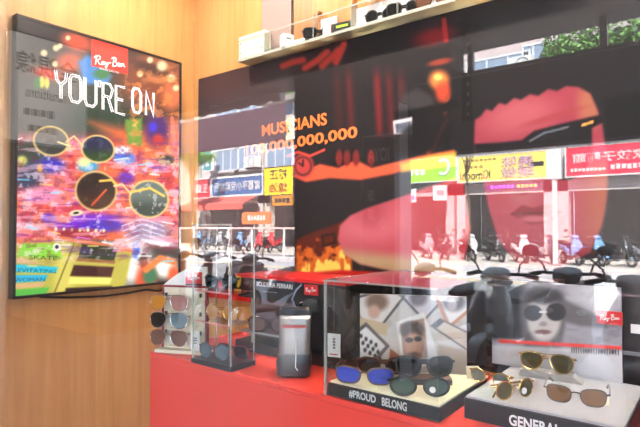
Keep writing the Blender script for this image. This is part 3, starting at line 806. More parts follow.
pt = T + Vector((TW * .62, .062, .0147)); sunglasses('dark red sunglasses at the back of the black tray of the clear tower', 'rect', mat('wine_acetate', rgb(96, 30, 34), .3), LENS['dark'], pt, facing(pt) - .7, hw=.022, hh=.018, rim=.0024, folded=True)
pt = T + Vector((TW * .40, .026, .0147)); sunglasses('black rimmed sunglasses at the front of the black tray', 'round', M['gun'], LENS['teal'], pt, facing(pt) - .72, hw=.022, hh=.021, rim=.0016, folded=True)

# ---- racing team display, black with red top
FY0, FY1 = -.43, -.24
fx0 = on_y(235.5, 330, FY0).x; fx1 = on_y(346, 330, FY0).x
ft = on_y(243, 274.5, FY0).z; fh0 = on_y(243, 297, FY0).z
fd = thing('racing_display', 'black counter display with red top edge and white lettering on its header', 'display stand', (fx0, FY0, HZ + .0005))
FW = fx1 - fx0; FH = ft - HZ; HH = fh0 - HZ; FD = FY1 - FY0
B(0, FW, 0, FD, 0, .030).build('base', M['blackm'], fd)
B(0, FW, FD - .012, FD, .0305, FH - .010).build('back_panel', M['black'], fd)
hdr = B(.012, FW, 0, .020, HH, FH - .010).build('header', M['black'], fd)
B(0, FW, -.002, FD, FH - .0095, FH).build('top_edge', M['logo_red'], fd)
B(FW * .58, FW * .62, .0, .016, .0305, HH - .0005).build('post', M['blackm'], fd)
B(.012, FW * .578, .06, .066, .0305, HH + .002).build('inner_panel', mat('mirror_brown', rgb(124, 98, 92), .18, .5), fd)
B(.014, FW * .578, .002, .0595, .060, .0635).build('shelf_plate', M['acr'], fd)
B(.014, FW * .578, .0005, .002, .058, .065).build('shelf_edge', M['acre'], fd)
vx = on_y(253, 320, FY0).x - fx0
B(vx - .005, vx + .005, -.004, -.001, .0305, HH - .001).build('front_post', M['acre'], fd)
B(FW * .62 + .001, FW, .040, .046, .0305, HH + .03).build('dark_panel', M['blackm'], fd)
a_, b_ = on_y(258, 284.5, FY0), on_y(291, 286.5, FY0)
text_mb('SCUDERIA FERRARI', b_.x - a_.x + .012, .014, .0008, Matrix.Translation(((a_.x + b_.x) / 2 - fx0, 0, (a_.z + b_.z) / 2 - HZ)), bold=.02).build('lettering', M['paper'], hdr, smooth=False)
a_ = on_y(270, 292, FY0); B(a_.x - fx0 - .03, a_.x - fx0 + .03, -.001, -.0003, a_.z - HZ - .002, a_.z - HZ + .001).build('underline', M['grey'], hdr)
# yellow shield with a black rearing horse mark
sp = on_y(237.5, 282, FY0 - .004)
Tm = Matrix.Translation((sp.x - fx0, -.004, sp.z - HZ))
sh_ = MB().prism([(-.013, .019), (.013, .019), (.0135, .0), (.010, -.012), (0, -.020), (-.010, -.012), (-.0135, .0)], -.002, .003, Tm).build('shield', M['yellow'], fd)
MB().tube([(-.001, -.0028, -.011), (.001, -.0028, -.003), (-.001, -.0028, .004), (.002, -.0028, .010), (.005, -.0028, .009)], [.0012, .0024, .003, .002, .0012], 6, M=Tm, flat=(1, .3, 1)).tube([(.0, -.0028, .003), (.006, -.0028, .004), (.006, -.0028, .000)], .0012, 6, M=Tm, flat=(1, .3, 1)).tube([(-.001, -.0028, -.004), (-.006, -.0028, -.006), (-.006, -.0028, -.011)], .0012, 6, M=Tm, flat=(1, .3, 1)).tube([(-.001, -.0028, -.004), (-.006, -.0028, .000), (-.006, -.0028, .006)], .0011, 6, M=Tm, flat=(1, .3, 1)).build('horse_mark', M['ink'], sh_)
a_, b_ = on_y(305, 284.5, FY0), on_y(318.5, 296, FY0)
lt = B(a_.x - fx0, b_.x - fx0, -.004, -.0005, b_.z - HZ, a_.z - HZ).build('logo_plate', M['logo_red'], fd)
s_ = script_mb((b_.x - a_.x) * .8, -.0045); MB().add(s_.v, s_.f, Matrix.Translation(((a_.x + b_.x) / 2 - fx0, 0, (a_.z + b_.z) / 2 - HZ))).build('logo_script', M['paper'], lt)
F = Vector((fx0, FY0, HZ + .0005))
pt = F + Vector((FW * .30, .016, .0637)); sunglasses('tortoise brown sunglasses on the clear shelf under the racing header', 'wayfarer', M['tort'], LENS['brown'], pt, facing(pt) - .25, hw=.027, hh=.022, rim=.003, temple=M['tort'], folded=True)
hold = B(FW * .70, FW * .86, .006, .0395, HH - .022, HH - .018).build('holder', M['acr'], fd)
pt = F + Vector((FW * .80, .016, HH - .0178)); sunglasses('black sunglasses with white temples hooked high on the racing display', 'rect', M['black'], LENS['dark'], pt, facing(pt) + .45, hw=.027, hh=.017, rim=.002, temple=M['white'], folded=True)

# ---- grey pouch standing before it
pt = on_z(295, 379, HZ) + Vector((-.012, .006, .0005))
po = thing('spectacle_pouch', 'grey glossy drawstring pouch standing in front of the racing display', 'pouch', pt, facing(pt) - .12)


def sq(cx, cy, hx, hy, z, n=20, e=.5): return [(cx + hx * math.copysign(abs(math.cos(2 * PI * i / n)) ** e, math.cos(2 * PI * i / n)), cy + hy * math.copysign(abs(math.sin(2 * PI * i / n)) ** e, math.sin(2 * PI * i / n)), z) for i in range(n)]


MB().loft([sq(0, .02, .036, .022, 0), sq(0, .02, .043, .030, .006), sq(.001, .02, .046, .033, .04), sq(.002, .021, .044, .031, .06)]).build('bottom_cup', mat('dark_grey_leather', rgb(58, 58, 62), .3), po)
MB().loft([sq(.002, .021, .0425, .029, .0605), sq(.003, .021, .041, .027, .11), sq(.004, .021, .042, .022, .150), sq(.004, .021, .043, .012, .158)]).build('sleeve', mat('grey_film', rgb(128, 124, 122), .22, .3), po)
MB().loft([sq(.004, .021, .043, .012, .1585), sq(.004, .021, .042, .013, .172), sq(.004, .021, .036, .008, .178)]).build('neck', M['black'], po)
MB().tube([(.010, -.0115, .10), (.009, -.0135, .06), (.008, -.0150, .03), (.014, -.0150, .022)], .0014, 7).build('drawstring', M['paper'], po)
MB().tube([(.004, .015, .178), (-.004, .010, .20), (.008, .006, .225), (.022, .004, .238)], .0022, 7).build('cord_loop', mat('blue_grey_cord', rgb(110, 124, 148), .4), po)
B(-.028, .034, -.0085, -.0070, .128, .136).build('red_mark', mat('faded_red_print', rgb(166, 70, 64), .5), po)

# ---- clear case with the hashtag box
cx0 = on_z(324, 396.5, HZ).x; CY0 = PYF + .004; BH = .032
q0 = on_y(440, 404, CY0).x
CW = q0 - cx0; CD = .26
hb = thing('hashtag_box', 'low black display box with cream top and white hashtag lettering', 'display box', (cx0, CY0, HZ + .0005))
B(0, CW, 0, CD, 0, BH - .004).build('body', M['black'], hb, bevel=.0015)
B(.004, CW - .004, .004, CD - .004, BH - .0035, BH).build('top_pad', M['cream'], hb)
for body, a, b in (('#PROUD', (349, 395.5), (376, 402)), ('BELONG', (382, 403.5), (407, 410))):
    pa, pb = on_y(*a, CY0), on_y(*b, CY0)
    text_mb(body, pb.x - pa.x, .0185, .0008, Matrix.Translation(((pa.x + pb.x) / 2 - cx0, 0, BH * .46)), bold=.03).build('lettering', M['paper'], hb, smooth=False)
pa = on_y(379, 403, CY0); text_mb('TO', .008, .009, .0008, Matrix.Translation((pa.x - cx0, 0, BH * .46))).build('faint_lettering', mat('dim_print', rgb(44, 44, 46), .5), hb, smooth=False)
BT = HZ + .0005 + BH + .0003
ac = thing('acrylic_cover', 'clear acrylic cover box standing over the hashtag display', 'display case', (cx0 - .005, CY0 - .005, HZ + .0005))
AH = on_y(321.5, 281, CY0 - .005).z - HZ; AW = CW * .98 + .008; AD = CD + .055
for n_, b_ in (('front_panel', (.0, AW, 0, .0030, 0, AH)), ('side_panel', (0, .003, .0032, AD, 0, AH)), ('top_panel', (0, AW, 0, AD, AH + .0003, AH + .0035)), ('back_panel', (.0032, AW, AD - .003, AD, 0, AH))):
    B(*b_).build(n_, M['acr'], ac)
for x, y in ((0.001, .0005), (.001, AD), ):
    B(x - .0025, x + .0025, y - .0025, y + .0025, 0, AH + .003).build('corner_edge', M['acre'], ac)
B(-.001, AW, -.002, .001, AH, AH + .004).build('top_edge', M['acre'], ac); B(-.002, .001, 0, AD, AH, AH + .004).build('top_edge', M['acre'], ac)
# picture card
c0 = on_z(360, 368.5, BT); c1 = on_z(467, 375, BT)
dv = c1 - c0; crot = math.atan2(dv.y, dv.x); CWD = dv.length; CHT = .187
pc = thing('picture_card', 'collage card of framed snapshots with a bearded face standing behind the sunglasses', 'card', (c0.x, c0.y, BT), crot)
B(0, CWD, .001, .010, 0, CHT).build('board', M['paper'], pc)


def paint_collage(k):
    n = k.noise(9, 9, 21)
    k.fill((198, 190, 184)); k.over((176, 164, 158), sm(n, .5, .62) * .6)

    def snap(q, frame, inner, iw=.16):
        k.over(frame, k.poly(q, .8)); cx = sum(a for a, b in q) / 4; cy = sum(b for a, b in q) / 4
        qi = [(cx + (a - cx) * (1 - iw), cy + (b - cy) * (1 - iw)) for a, b in q]; k.over(inner, k.poly(qi, .8))
    snap([(345, 300), (392, 286), (406, 296), (372, 340)], (90, 84, 84), (216, 206, 200)); k.over((128, 98, 80), k.ell(377, 302, 11, 9, .4)); k.over((196, 156, 136), k.ell(374, 312, 6, 7, .4))
    snap([(400, 296), (432, 284), (444, 300), (424, 322)], (92, 84, 86), (206, 200, 204)); k.over((120, 110, 120), k.ell(418, 298, 9, 8, .4))
    snap([(428, 282), (482, 282), (474, 308), (448, 330)], (182, 132, 104), (226, 220, 216), .2); k.over((104, 100, 104), k.ell(454, 302, 11, 9, .4)); k.over((170, 160, 158), k.ell(452, 305, 5, 6, .4))
    snap([(430, 326), (440, 318), (492, 344), (484, 362)], (96, 88, 86), (196, 180, 166), .2); snap([(344, 326), (356, 316), (388, 324), (384, 354), (360, 352)], (198, 174, 140), (206, 196, 188), .16)
    snap([(344, 340), (366, 322), (390, 346), (366, 374)], (110, 98, 96), (224, 218, 214), .2)
    for j in range(3):
        for i in range(4): k.over((60, 52, 54), k.ell(361 + i * 5 + j * 2, 336 + j * 7 + i * 3, 1.6, 2.2, .5))
    k.over((230, 226, 222), k.poly([(396, 322), (424, 312), (440, 362), (404, 372)], 1.)); k.over((166, 134, 118), k.poly([(400, 324), (424, 318), (428, 358), (404, 362)], 1.)); k.over((92, 76, 70), k.ell(412, 330, 12, 9, .25)); k.over((196, 150, 126), k.ell(413, 345, 9, 12, .25)); k.over((66, 62, 64), k.ell(409, 340, 4, 2.6, .3)); k.over((66, 62, 64), k.ell(418, 339, 4, 2.6, .3)); k.over((112, 84, 72), k.ell(414, 356, 7, 4, .4)); k.over((160, 96, 66), k.poly([(390, 348), (400, 356), (398, 374), (388, 374)], 1.))
    k.over((176, 156, 136), k.poly([(438, 344), (470, 352), (470, 376), (440, 372)], 2.))


R4 = Matrix.Translation(pc.location) @ Matrix.Rotation(crot, 4, 'Z')
pr = print_grid('collage_print', R4 @ Vector((0, .0003, 0)), R4.to_3x3() @ Vector((CWD, 0, 0)), (0, 0, CHT), 110, 80, paint_collage, attr_mat('collage_ink', .5), None)
pr.parent = pc; pr.matrix_parent_inverse = R4.inverted()
# red tag on the back of the case
bp0 = on_y(345, 300, -.20); bp1 = on_y(500, 300, -.20)
bk = thing('back_panel_display', 'tall black display back panel behind the collage card', 'panel', (fx1 + .012, -.20, HZ + .0005))
BW = 1.66 - fx1; BKH = on_y(420, 277, -.20).z - HZ
B(0, BW, 0, .02, 0, BKH).build('panel', M['blackm'], bk); B(0, BW, -.02, .06, BKH + .0005, BKH + .012).build('top_ledge', mat('dark_ledge', rgb(70, 62, 58), .4), bk)
for (a0, b0, a1, b1) in ((405, 275, 417.5, 287.5), (361, 277, 369, 283)):
    a_, b_ = on_y(a0, b0, -.20), on_y(a1, b1, -.20)
    lt = B(a_.x - fx1 - .012, b_.x - fx1 - .012, -.004, -.0005, b_.z - HZ, a_.z - HZ).build('logo_plate', M['logo_red'], bk)
    s_ = script_mb((b_.x - a_.x) * .8, -.0045); MB().add(s_.v, s_.f, Matrix.Translation(((a_.x + b_.x) / 2 - fx1 - .012, 0, (a_.z + b_.z) / 2 - HZ))).build('logo_script', M['paper'], lt)
# white hang tag in the case
a_ = on_y(334, 357, CY0 + .05)
ht = thing('hang_tag', 'white hang tag with small print on a thread inside the clear cover', 'tag', a_, .25)
B(-.0165, .0165, -.0008, .0008, 0, .056).build('card', M['paper'], ht); m_ = MB()
for i in range(4): m_.box(-.003, .004, -.0013, -.0009, .020 + i * .007, .025 + i * .007)
m_.build('print', M['grey'], ht, smooth=False); B(-.011, .010, -.0013, -.0009, .005, .008).build('red_line', M['logo_red'], ht); MB().tube([(0, .0, .056), (0, 0, HZ + AH - a_.z)], .0005, 5).build('thread', M['grey'], ht)
# the four pairs on the cream top


def pair_at(pxc, pyb, z, *a, off=0.0, **k):
    pt_ = on_z(pxc, pyb, z); return sunglasses(*a, pt_, facing(pt_) + off, **k)


pair_at(364, 385, BT, 'grey framed sunglasses with blue mirror lenses on the cream box top', 'wayfarer', mat('clear_grey_acetate', rgb(112, 96, 86), .25), LENS['blue'], off=-.12, hw=.028, hh=.0185, rim=.002)
pair_at(383, 374.5, BT, 'speckled dark tortoise sunglasses behind the blue mirrored pair', 'wayfarer', M['tort'], LENS['dark'], off=.05, hw=.024, hh=.018, rim=.003, folded=True)
st = on_z(424, 384, BT); rs = thing('display_riser', 'brown leather riser under the black square sunglasses', 'riser', st, facing(st) + .15)
B(-.055, .062, -.012, .030, 0, .016).build('block', mat('brown_leather', rgb(120, 74, 50), .5), rs, bevel=.003)
rp = st + Vector((0, 0, .0163)); sunglasses('black square sunglasses raised on the brown riser before the collage', 'wayfarer', M['black'], LENS['dark'], rp + Matrix.Rotation(facing(st) + .15, 3, 'Z') @ Vector((0, -.004, 0)), facing(st) + .15, hw=.027, hh=.021, rim=.003, folded=True, lens2=LENS['dark'])
pair_at(420, 397, BT, 'black round sunglasses with pale green lenses and a white sticker on the cream top', 'round', M['black'], LENS['green'], off=.1, hw=.026, hh=.0185, rim=.0028, folded=True, sticker=True)
pt = on_z(464, 396, HZ); pt = Vector((pt.x + .012, pt.y + .03, HZ + .0005)); paper_card('price_card', 'cream price card leaning at the right end of the hashtag box', 'card', pt, facing(pt) + .3, .030, .062, M['cream'], [(-.2, .2, .3, .36), (-.2, .1, .42, .47)], -.18)

# ---- second box with gold and bronze pairs
g0 = on_z(464, 396, HZ + .045); GX0 = g0.x; GY0 = g0.y; GZ = .045
GX1 = on_y(625, 400, GY0).x
gb = thing('lettered_box', 'low grey topped display box with white lettering carrying gold sunglasses', 'display box', (GX0, GY0, HZ + .0005))
GW = GX1 - GX0
B(0, GW, 0, .30, 0, GZ - .004).build('body', M['black'], gb, bevel=.0015)
B(.003, GW - .003, .003, .297, GZ - .0035, GZ).build('top_pad', mat('pale_grey_pad', rgb(168, 172, 182), .5), gb)
pa, pb = on_y(509, 413, GY0), on_y(561, 423, GY0)
text_mb('GENERAL', pb.x - pa.x, .021, .0008, Matrix.Translation(((pa.x + pb.x) / 2 - GX0, 0, GZ * .40)), bold=.03).build('lettering', M['paper'], gb, smooth=False)
GT = HZ + .0005 + GZ + .0003
gr = on_z(547, 378, GT); gr.y = min(gr.y, -.330); r2 = thing('display_riser', 'pale grey wedge riser under the gold aviator sunglasses', 'riser', gr + Vector((0, .004, 0)), .08)
MB().loft([[(-.06, -.014, 0), (.075, -.014, 0), (.075, .022, 0), (-.06, .022, 0)], [(-.055, -.012, .012), (.055, -.012, .014), (.055, .018, .018), (-.055, .018, .018)]]).build('wedge', mat('grey_card', rgb(150, 150, 150), .6), r2)
sunglasses('gold aviator sunglasses with olive lenses raised on the grey wedge', 'aviator', M['gold'], LENS['goldl'], gr + Vector((0, 0, .0145)), .12, hw=.0235, hh=.019, rim=.0016, folded=True)
pair_at(489, 385, GT, 'gold round folded sunglasses at the left end of the grey box top', 'round', M['gold'], LENS['pale'], off=-.5, hw=.018, hh=.0145, rim=.0015, folded=True)
pair_at(516, 399, GT, 'small gold round sunglasses with white price sticker beside bronze pair', 'round', M['gold'], LENS['goldl'], off=.75, hw=.019, hh=.018, rim=.0014, folded=True, sticker=True)
pair_at(576, 405, GT, 'bronze gradient sunglasses with thin frame at the front of the grey box', 'wayfarer', M['gun'], LENS['grad'], off=-.05, hw=.0215, hh=.016, rim=.0013)
pt = on_z(500, 391, GT); paper_card('price_card', 'small white price card between the two gold round pairs', 'card', pt, facing(pt), .022, .020, None, [(-.2, .2, .4, .55)], -.3)
pt = on_z(603, 405, GT); paper_card('price_card', 'small cream price card beside the bronze gradient sunglasses', 'card', pt, facing(pt), .022, .016, M['cream'], [(-.2, .2, .4, .55)], -.5)
# portrait card
QY = GY0 + .286
qa, qb = on_y(492, 350, QY), on_y(622, 350, QY); qt = on_y(560, 284, QY).z
pcard = thing('portrait_card', 'grey portrait card of a face in round sunglasses behind the gold pairs', 'card', (qa.x, QY, GT))
QW, QH = qb.x - qa.x, qt - GT
B(0, QW, .001, .008, 0, QH).build('board', M['grey'], pcard)


def paint_portrait(k):
    n = k.noise(14, 5, 31)
    k.fill((156, 154, 162)); k.over((120, 120, 126), sm(n, .45, .6) * .4); k.over((44, 44, 48), (1 - sm(k.x, 516, 534)) * (1 - sm(k.y, 336, 342))); k.over((206, 206, 210), k.ell(600, 296, 30, 14, .7) * .6)
    k.over((96, 94, 98), k.poly([(520, 296), (534, 286), (552, 288), (566, 300), (590, 312), (620, 316), (620, 328), (580, 326), (566, 322), (560, 350), (524, 352)], 3)); k.over((190, 184, 182), k.ell(544, 318, 17, 24, .18)); k.over((60, 58, 62), k.ell(544, 296, 18, 8, .4)); k.over((48, 48, 54), k.ell(533, 313, 9, 8, .15)); k.over((48, 48, 54), k.ell(556, 312, 10, 9, .15)); k.over((220, 216, 214), k.line([(540, 312), (546, 312)], 1.6)); k.over((120, 90, 90), k.ell(543, 332, 8, 2.4, .4)); k.over((150, 140, 138), k.ell(543, 324, 4, 2.4, .5))
    k.over((220, 60, 56), k.line([(500, 341), (622, 348)], 3, 1)); k.over((200, 200, 204), sm(k.y - (k.x - 500) * .05, 343, 347)); 
    for i in range(22): k.over((70, 70, 74), k.ell(572 + i * 2.2, 350 + i * .1, .8, 3, .4))


print_grid('portrait_print', (0, .0003, 0), (QW, 0, 0), (0, 0, QH), 4, 4, lambda k: k.fill((0, 0, 0)), attr_mat('portrait_ink', .4), None)
bpy.data.objects.remove(bpy.data.objects['portrait_print'], do_unlink=True)
pr = print_grid('portrait_print', (qa.x, QY + .0003, GT), (QW, 0, 0), (0, 0, QH), 120, 90, paint_portrait, bpy.data.materials['portrait_ink'], None)
pr.parent = pcard; pr.matrix_parent_inverse = Matrix.Translation(pcard.location).inverted()
a_, b_ = on_y(597, 310, QY), on_y(623, 325.5, QY)
lt = B(a_.x - qa.x, b_.x - qa.x, -.005, -.0005, b_.z - GT, a_.z - GT).build('logo_plate', M['logo_red'], pcard)
s_ = script_mb((b_.x - a_.x) * .8, -.0055); MB().add(s_.v, s_.f, Matrix.Translation(((a_.x + b_.x) / 2 - qa.x, 0, (a_.z + b_.z) / 2 - GT))).build('logo_script', M['paper'], lt)
# dark accessory column at the right
dc0 = on_y(606, 330, -.22).x
dcol = thing('accessory_column', 'dark display column with small pale labels at the right of the portrait card', 'display stand', (dc0, -.22, HZ + .0005))
B(0, .42, 0, .12, 0, on_y(620, 262, -.22).z - HZ).build('body', M['black'], dcol, bevel=.004)
B(.01, .41, -.004, -.0005, .10, .108).build('shelf_strip', M['grey'], dcol); B(.05, .09, -.003, -.0005, .15, .17).build('label', M['paper'], dcol)
#STREET#
# ================================================================== THE STREET that the pane mirrors
def ybox(x0, x1, d0, d1, z0, z1): return B(x0, x1, sy(d1), sy(d0), z0, z1)
def vx_(px_, d): return mirrored(px_, 220, d).x
def vz_(px_, py_, d): return mirrored(px_, py_, d).z


ASPH = mat('asphalt', rgb(150, 150, 156), .85, noise=.12, scale=6)
CONC = mat('pavement_concrete', rgb(214, 206, 200), .85, noise=.08, scale=3)
struct(ybox(-70, 16, 4.95, 19.0, -.16, -.02).build('ground', ASPH))
struct(ybox(-12, 10, .70, 4.94, -.16, 0).build('arcade_floor', mat('arcade_tile', rgb(120, 116, 114), .5, noise=.1, scale=4)))
struct(ybox(-70, 16, 19.01, 40, -.16, .06).build('sidewalk', CONC))
ln = ybox(-70, 16, 13.8, 14.0, -.0195, -.016).build('trim_3', mat('yellow_road_paint', rgb(236, 206, 120), .7)); struct(ln)
ln = ybox(-70, 16, 16.2, 18.9, -.0195, -.017).build('trim_4', mat('pale_lane_surface', rgb(196, 186, 190), .8, noise=.06, scale=2)); struct(ln)
for i, px_ in enumerate((240, 360, 470, 615)):
    x = vx_(px_, 15.6)
    struct(ybox(x - .5, x + .5, 14.1, 18.6, -.0165, -.014).build('trim_%d' % (5 + i), mat('white_road_paint', (.8, .8, .8), .7)))
# own building: arcade ceiling and the storeys over it
struct(ybox(-12, 10, .685, 4.75, 3.1, 5.6).build('arcade_ceiling', mat('arcade_soffit', rgb(112, 110, 108), .8, noise=.08, scale=3)))
struct(B(-12, 10, -.90, 8, 3.12, 5.6).build('upper_storeys', mat('own_facade', rgb(150, 140, 130), .8)))
struct(B(-12, -.13, -.98, -.86, 0, 3.1).build('wall_front', mat('shop_side_wall', rgb(110, 96, 84), .7)))
struct(B(3.72, 10, -.98, -.86, 0, 3.1).build('wall_front_side', mat('shop_side_wall', rgb(110, 96, 84), .7)))
x0, x1 = vx_(294, 4.3), vx_(398, 4.3)
pil = struct(ybox(x0, x1, 4.3, 4.53, 0, 3.1).build('arcade_pillar', mat('dark_stone', rgb(44, 42, 44), .35, noise=.25, scale=8)))
struct(ybox(x1 + .001, x1 + .012, 4.31, 4.53, 0, 2.62).build('trim_9', mat('painted_lit_side', rgb(226, 226, 228), .5)))  # pale slab paints the street light on the pillar's side
struct(ybox(-12, -4.55, 3.6, 4.9, 0, 3.1).build('added_blocking_wall', mat('blocking_wall_paint', rgb(120, 96, 74), .7, noise=.1, scale=3)))  # added wall, blocks the bright road's reflection over the lightbox


def board(name, label, cat, px0, px1, z0, z1, d, face, frame=None, texts=(), th=.08, rim=.0, group=None):
    """a sign that faces the shop: local +y is its face after the turn"""
    xa, xb = vx_(px0, d), vx_(px1, d); t = thing(name, label, cat, ((xa + xb) / 2, sy(d), z0), PI, group)
    W_, H_ = abs(xb - xa), z1 - z0
    B(-W_ / 2, W_ / 2, 0, th, 0, H_).build('face_panel', face, t)
    if rim:
        m_ = MB()
        for b_ in ((-W_ / 2 - rim, W_ / 2 + rim, -.03, th + .01, -rim, 0), (-W_ / 2 - rim, W_ / 2 + rim, -.03, th + .01, H_, H_ + rim), (-W_ / 2 - rim, -W_ / 2, -.03, th + .01, 0, H_), (W_ / 2, W_ / 2 + rim, -.03, th + .01, 0, H_)): m_.box(*b_)
        m_.build('frame', frame or M['white'], t)
    # texts: given as seen in the mirror (fx from the left of the mirrored view)
    for body, fx, fz, fw, fh, m_ in texts:
        text_mb(body, fw * W_, fh * H_, .012, Matrix.Translation((-(fx - .5) * W_, 0, fz * H_)), bold=.015).build('lettering', m_, t, smooth=False)
    return t, W_, H_


def bars(t, W_, H_, fx0, fx1, fz, fh, n, m_, name='small_lettering'):
    mb = MB(); r = random.Random(n)
    s = (fx1 - fx0) / n
    for i in range(n):
        a = fx0 + i * s; mb.box(-(a + s * .12 - .5) * W_, -(a + s * .85 - .5) * W_, -.012, -.004, (fz - fh / 2 * r.uniform(.7, 1)) * H_, (fz + fh / 2 * r.uniform(.7, 1)) * H_)
    mb.build(name, m_, t, smooth=False)


INKB = M['ink']; WHT = M['white']


# hanging boards in the arcade
XB = -2.2


def on_blade(px_, py_):
    v = ray(px_, py_); p_ = CAM + v * ((XB - CAM.x) / v.x); return Vector((XB, 2 * GLASS_Y - p_.y, p_.z))


q0, q1 = on_blade(9, 60), on_blade(86, 60)
za, zb = 2.10, 2.92
W_, H_ = q0.y - q1.y, zb - za
t = thing('hanging_sign', 'pale hanging sign with added glow and dark mirrored lettering about lenses, over the neon poster', 'sign', (XB, (q0.y + q1.y) / 2, za), PI / 2)
B(-W_ / 2, W_ / 2, 0, .06, 0, H_).build('face_panel', mat('banner_added_glow', rgb(190, 186, 178), .6, emit=.7), t)  # emission added so the sign's reflection shows; no backlight is known
m_ = MB()
for b_ in ((-W_ / 2 - .012, W_ / 2 + .012, -.004, .064, -.012, -.0005), (-W_ / 2 - .012, W_ / 2 + .012, -.004, .064, H_ + .0005, H_ + .012)): m_.box(*b_)
m_.build('frame', M['gun'], t)
text_mb('全視線', W_ * .80, .17, .004, Matrix.Translation((.02, 0, H_ * .74)), bold=.012).build('lettering', INKB, t, smooth=False)
text_mb('Transitions', W_ * .62, .085, .004, Matrix.Translation((.0, 0, H_ * .47)), bold=.012).build('lettering', INKB, t, smooth=False)
bars(t, W_, H_, .16, .56, .28, .08, 4, mat('soft_black_ink', (.06, .06, .06), .6)); bars(t, W_, H_, .22, .6, .13, .08, 4, mat('soft_black_ink', (.06, .06, .06), .6))
for sx in (-1, 1): MB().tube([(sx * W_ * .4, .03, H_ + .012), (sx * W_ * .4, .03, 3.1 - za)], .006, 6).build('hanger', M['gun'], t)
d = 4.7
z0, z1 = 1.45 + 1.05, 2.955
t, W_, H_ = board('arcade_fabric_sign', 'wide mauve fabric sign hanging at the arcade edge left of the pillar', 'sign', 150, 284, z0, z1, d, thin('mauve_fabric', rgb(222, 198, 206), .8), th=.02)
xa, xb = vx_(150, 4.7), vx_(284, 4.7)
aw = MB(); n = 26
for j in range(2):
    aw.tube([(xa + (xb - xa) * i / n, sy(4.66), 3.035 + .012 * math.sin(i * 1.9 + j) - .0 * j) for i in range(n + 1)], [.052 + .012 * math.sin(i * 2.3 + j * 2) for i in range(n + 1)], 10)
    break
tag(aw.build('rolled_awning', mat('white_canvas', rgb(226, 226, 226), .7)), 'white rolled canvas awning along the arcade edge above the mauve sign', 'awning')
d = 4.5
z0, z1 = 1.45 + .68, 1.45 + 1.36
t, W_, H_ = board('arcade_fascia_sign', 'long dark fascia sign seen from behind at the arcade edge above the scooters', 'sign', 412, 700, z0, z1, d, mat('dark_sign_back', rgb(52, 52, 55), .7), M['gun'], th=.10, rim=.03, texts=(('TORI', .30, .5, .14, .22, mat('dark_letters', rgb(36, 36, 38), .7)),))
for px_ in (470, 605):
    x = vx_(px_, 4.5); c_ = t.location
    B(-(x - c_.x) - .025, -(x - c_.x) + .025, .02, .07, H_ + .031, 3.10 - z0).build('hanger_post', M['gun'], t)
xq0, xq1 = vx_(403, 4.45), vx_(458, 4.45)
tag(ybox(xq0, xq1, 4.30, 4.6, 2.86, 3.098).build('added_dark_box', mat('dark_sign_back', rgb(52, 52, 55), .7)), 'added dark box covering the bright gap at the arcade edge between the pillar and the fascia sign', 'box')  # added box, darkens the bright window gap in the reflection
d = 4.22
za, zb = vz_(378, 272, d), vz_(378, 136, d)
t, W_, H_ = board('pillar_sign', 'tall narrow dark sign with grey lettering on the arcade pillar', 'sign', 363, 395, za, zb, d, mat('charcoal_board', rgb(58, 56, 60), .5), mat('grey_rim', rgb(110, 108, 112), .4), th=.05, rim=.012,
                  texts=(('IOYA', .5, .86, .66, .10, mat('grey_letters', rgb(170, 168, 170), .5)), ('小', .62, .36, .22, .09, mat('grey_letters', rgb(170, 168, 170), .5)), ('源', .28, .56, .24, .09, mat('grey_letters', rgb(170, 168, 170), .5)), ('源', .28, .42, .24, .09, mat('grey_letters', rgb(170, 168, 170), .5))))

# ---- far side buildings
def facade(label, xa, xb, col, top, wins, seed):
    t = thing('shophouse', label, 'building', ((xa + xb) / 2, sy(24.7), .06), PI, 'buildings across the street')
    W_ = xb - xa; m = mat('facade_%s' % seed, col, .8, noise=.1, scale=1.5)
    B(-W_ / 2 + .02, W_ / 2 - .02, 0, 10, 3.5, top).build('upper_wall', m, t)
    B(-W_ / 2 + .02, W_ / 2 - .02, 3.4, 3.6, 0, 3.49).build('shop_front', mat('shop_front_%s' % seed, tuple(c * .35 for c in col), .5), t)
    for s in (-1, 1): B(s * (W_ / 2 - .27) - .22, s * (W_ / 2 - .27) + .22, 0, .5, 0, 3.49).build('pillar', m, t)
    fr_m = mat('window_frame_white', (.72, .73, .75), .5); gl = mat('far_window_pane', rgb(120, 138, 160), .15)
    for (x, z, ww, hh_) in wins:
        lx = -(x - (xa + xb) / 2)
        f = MB()
        for k in (-.5, -.17, .17, .5): f.box(lx + k * ww - .04, lx + k * ww + .04, -.07, -.005, z - hh_ / 2, z + hh_ / 2)
        for k in (-.5, .5): f.box(lx - ww / 2 - .04, lx + ww / 2 + .04, -.072, -.005, z + k * hh_ - .05, z + k * hh_ + .05)
        w_ = f.build('window', fr_m, t, smooth=False); B(lx - ww / 2, lx + ww / 2, -.035, -.006, z - hh_ / 2, z + hh_ / 2).build('pane', gl, w_)
        B(lx - ww / 2 - .15, lx + ww / 2 + .15, -.25, -.002, z - hh_ / 2 - .16, z - hh_ / 2 - .06).build('sill', m, t)
    B(-W_ / 2 + .05, W_ / 2 - .05, .0, .3, 2.95, 3.48).build('lintel', m, t)
    return t


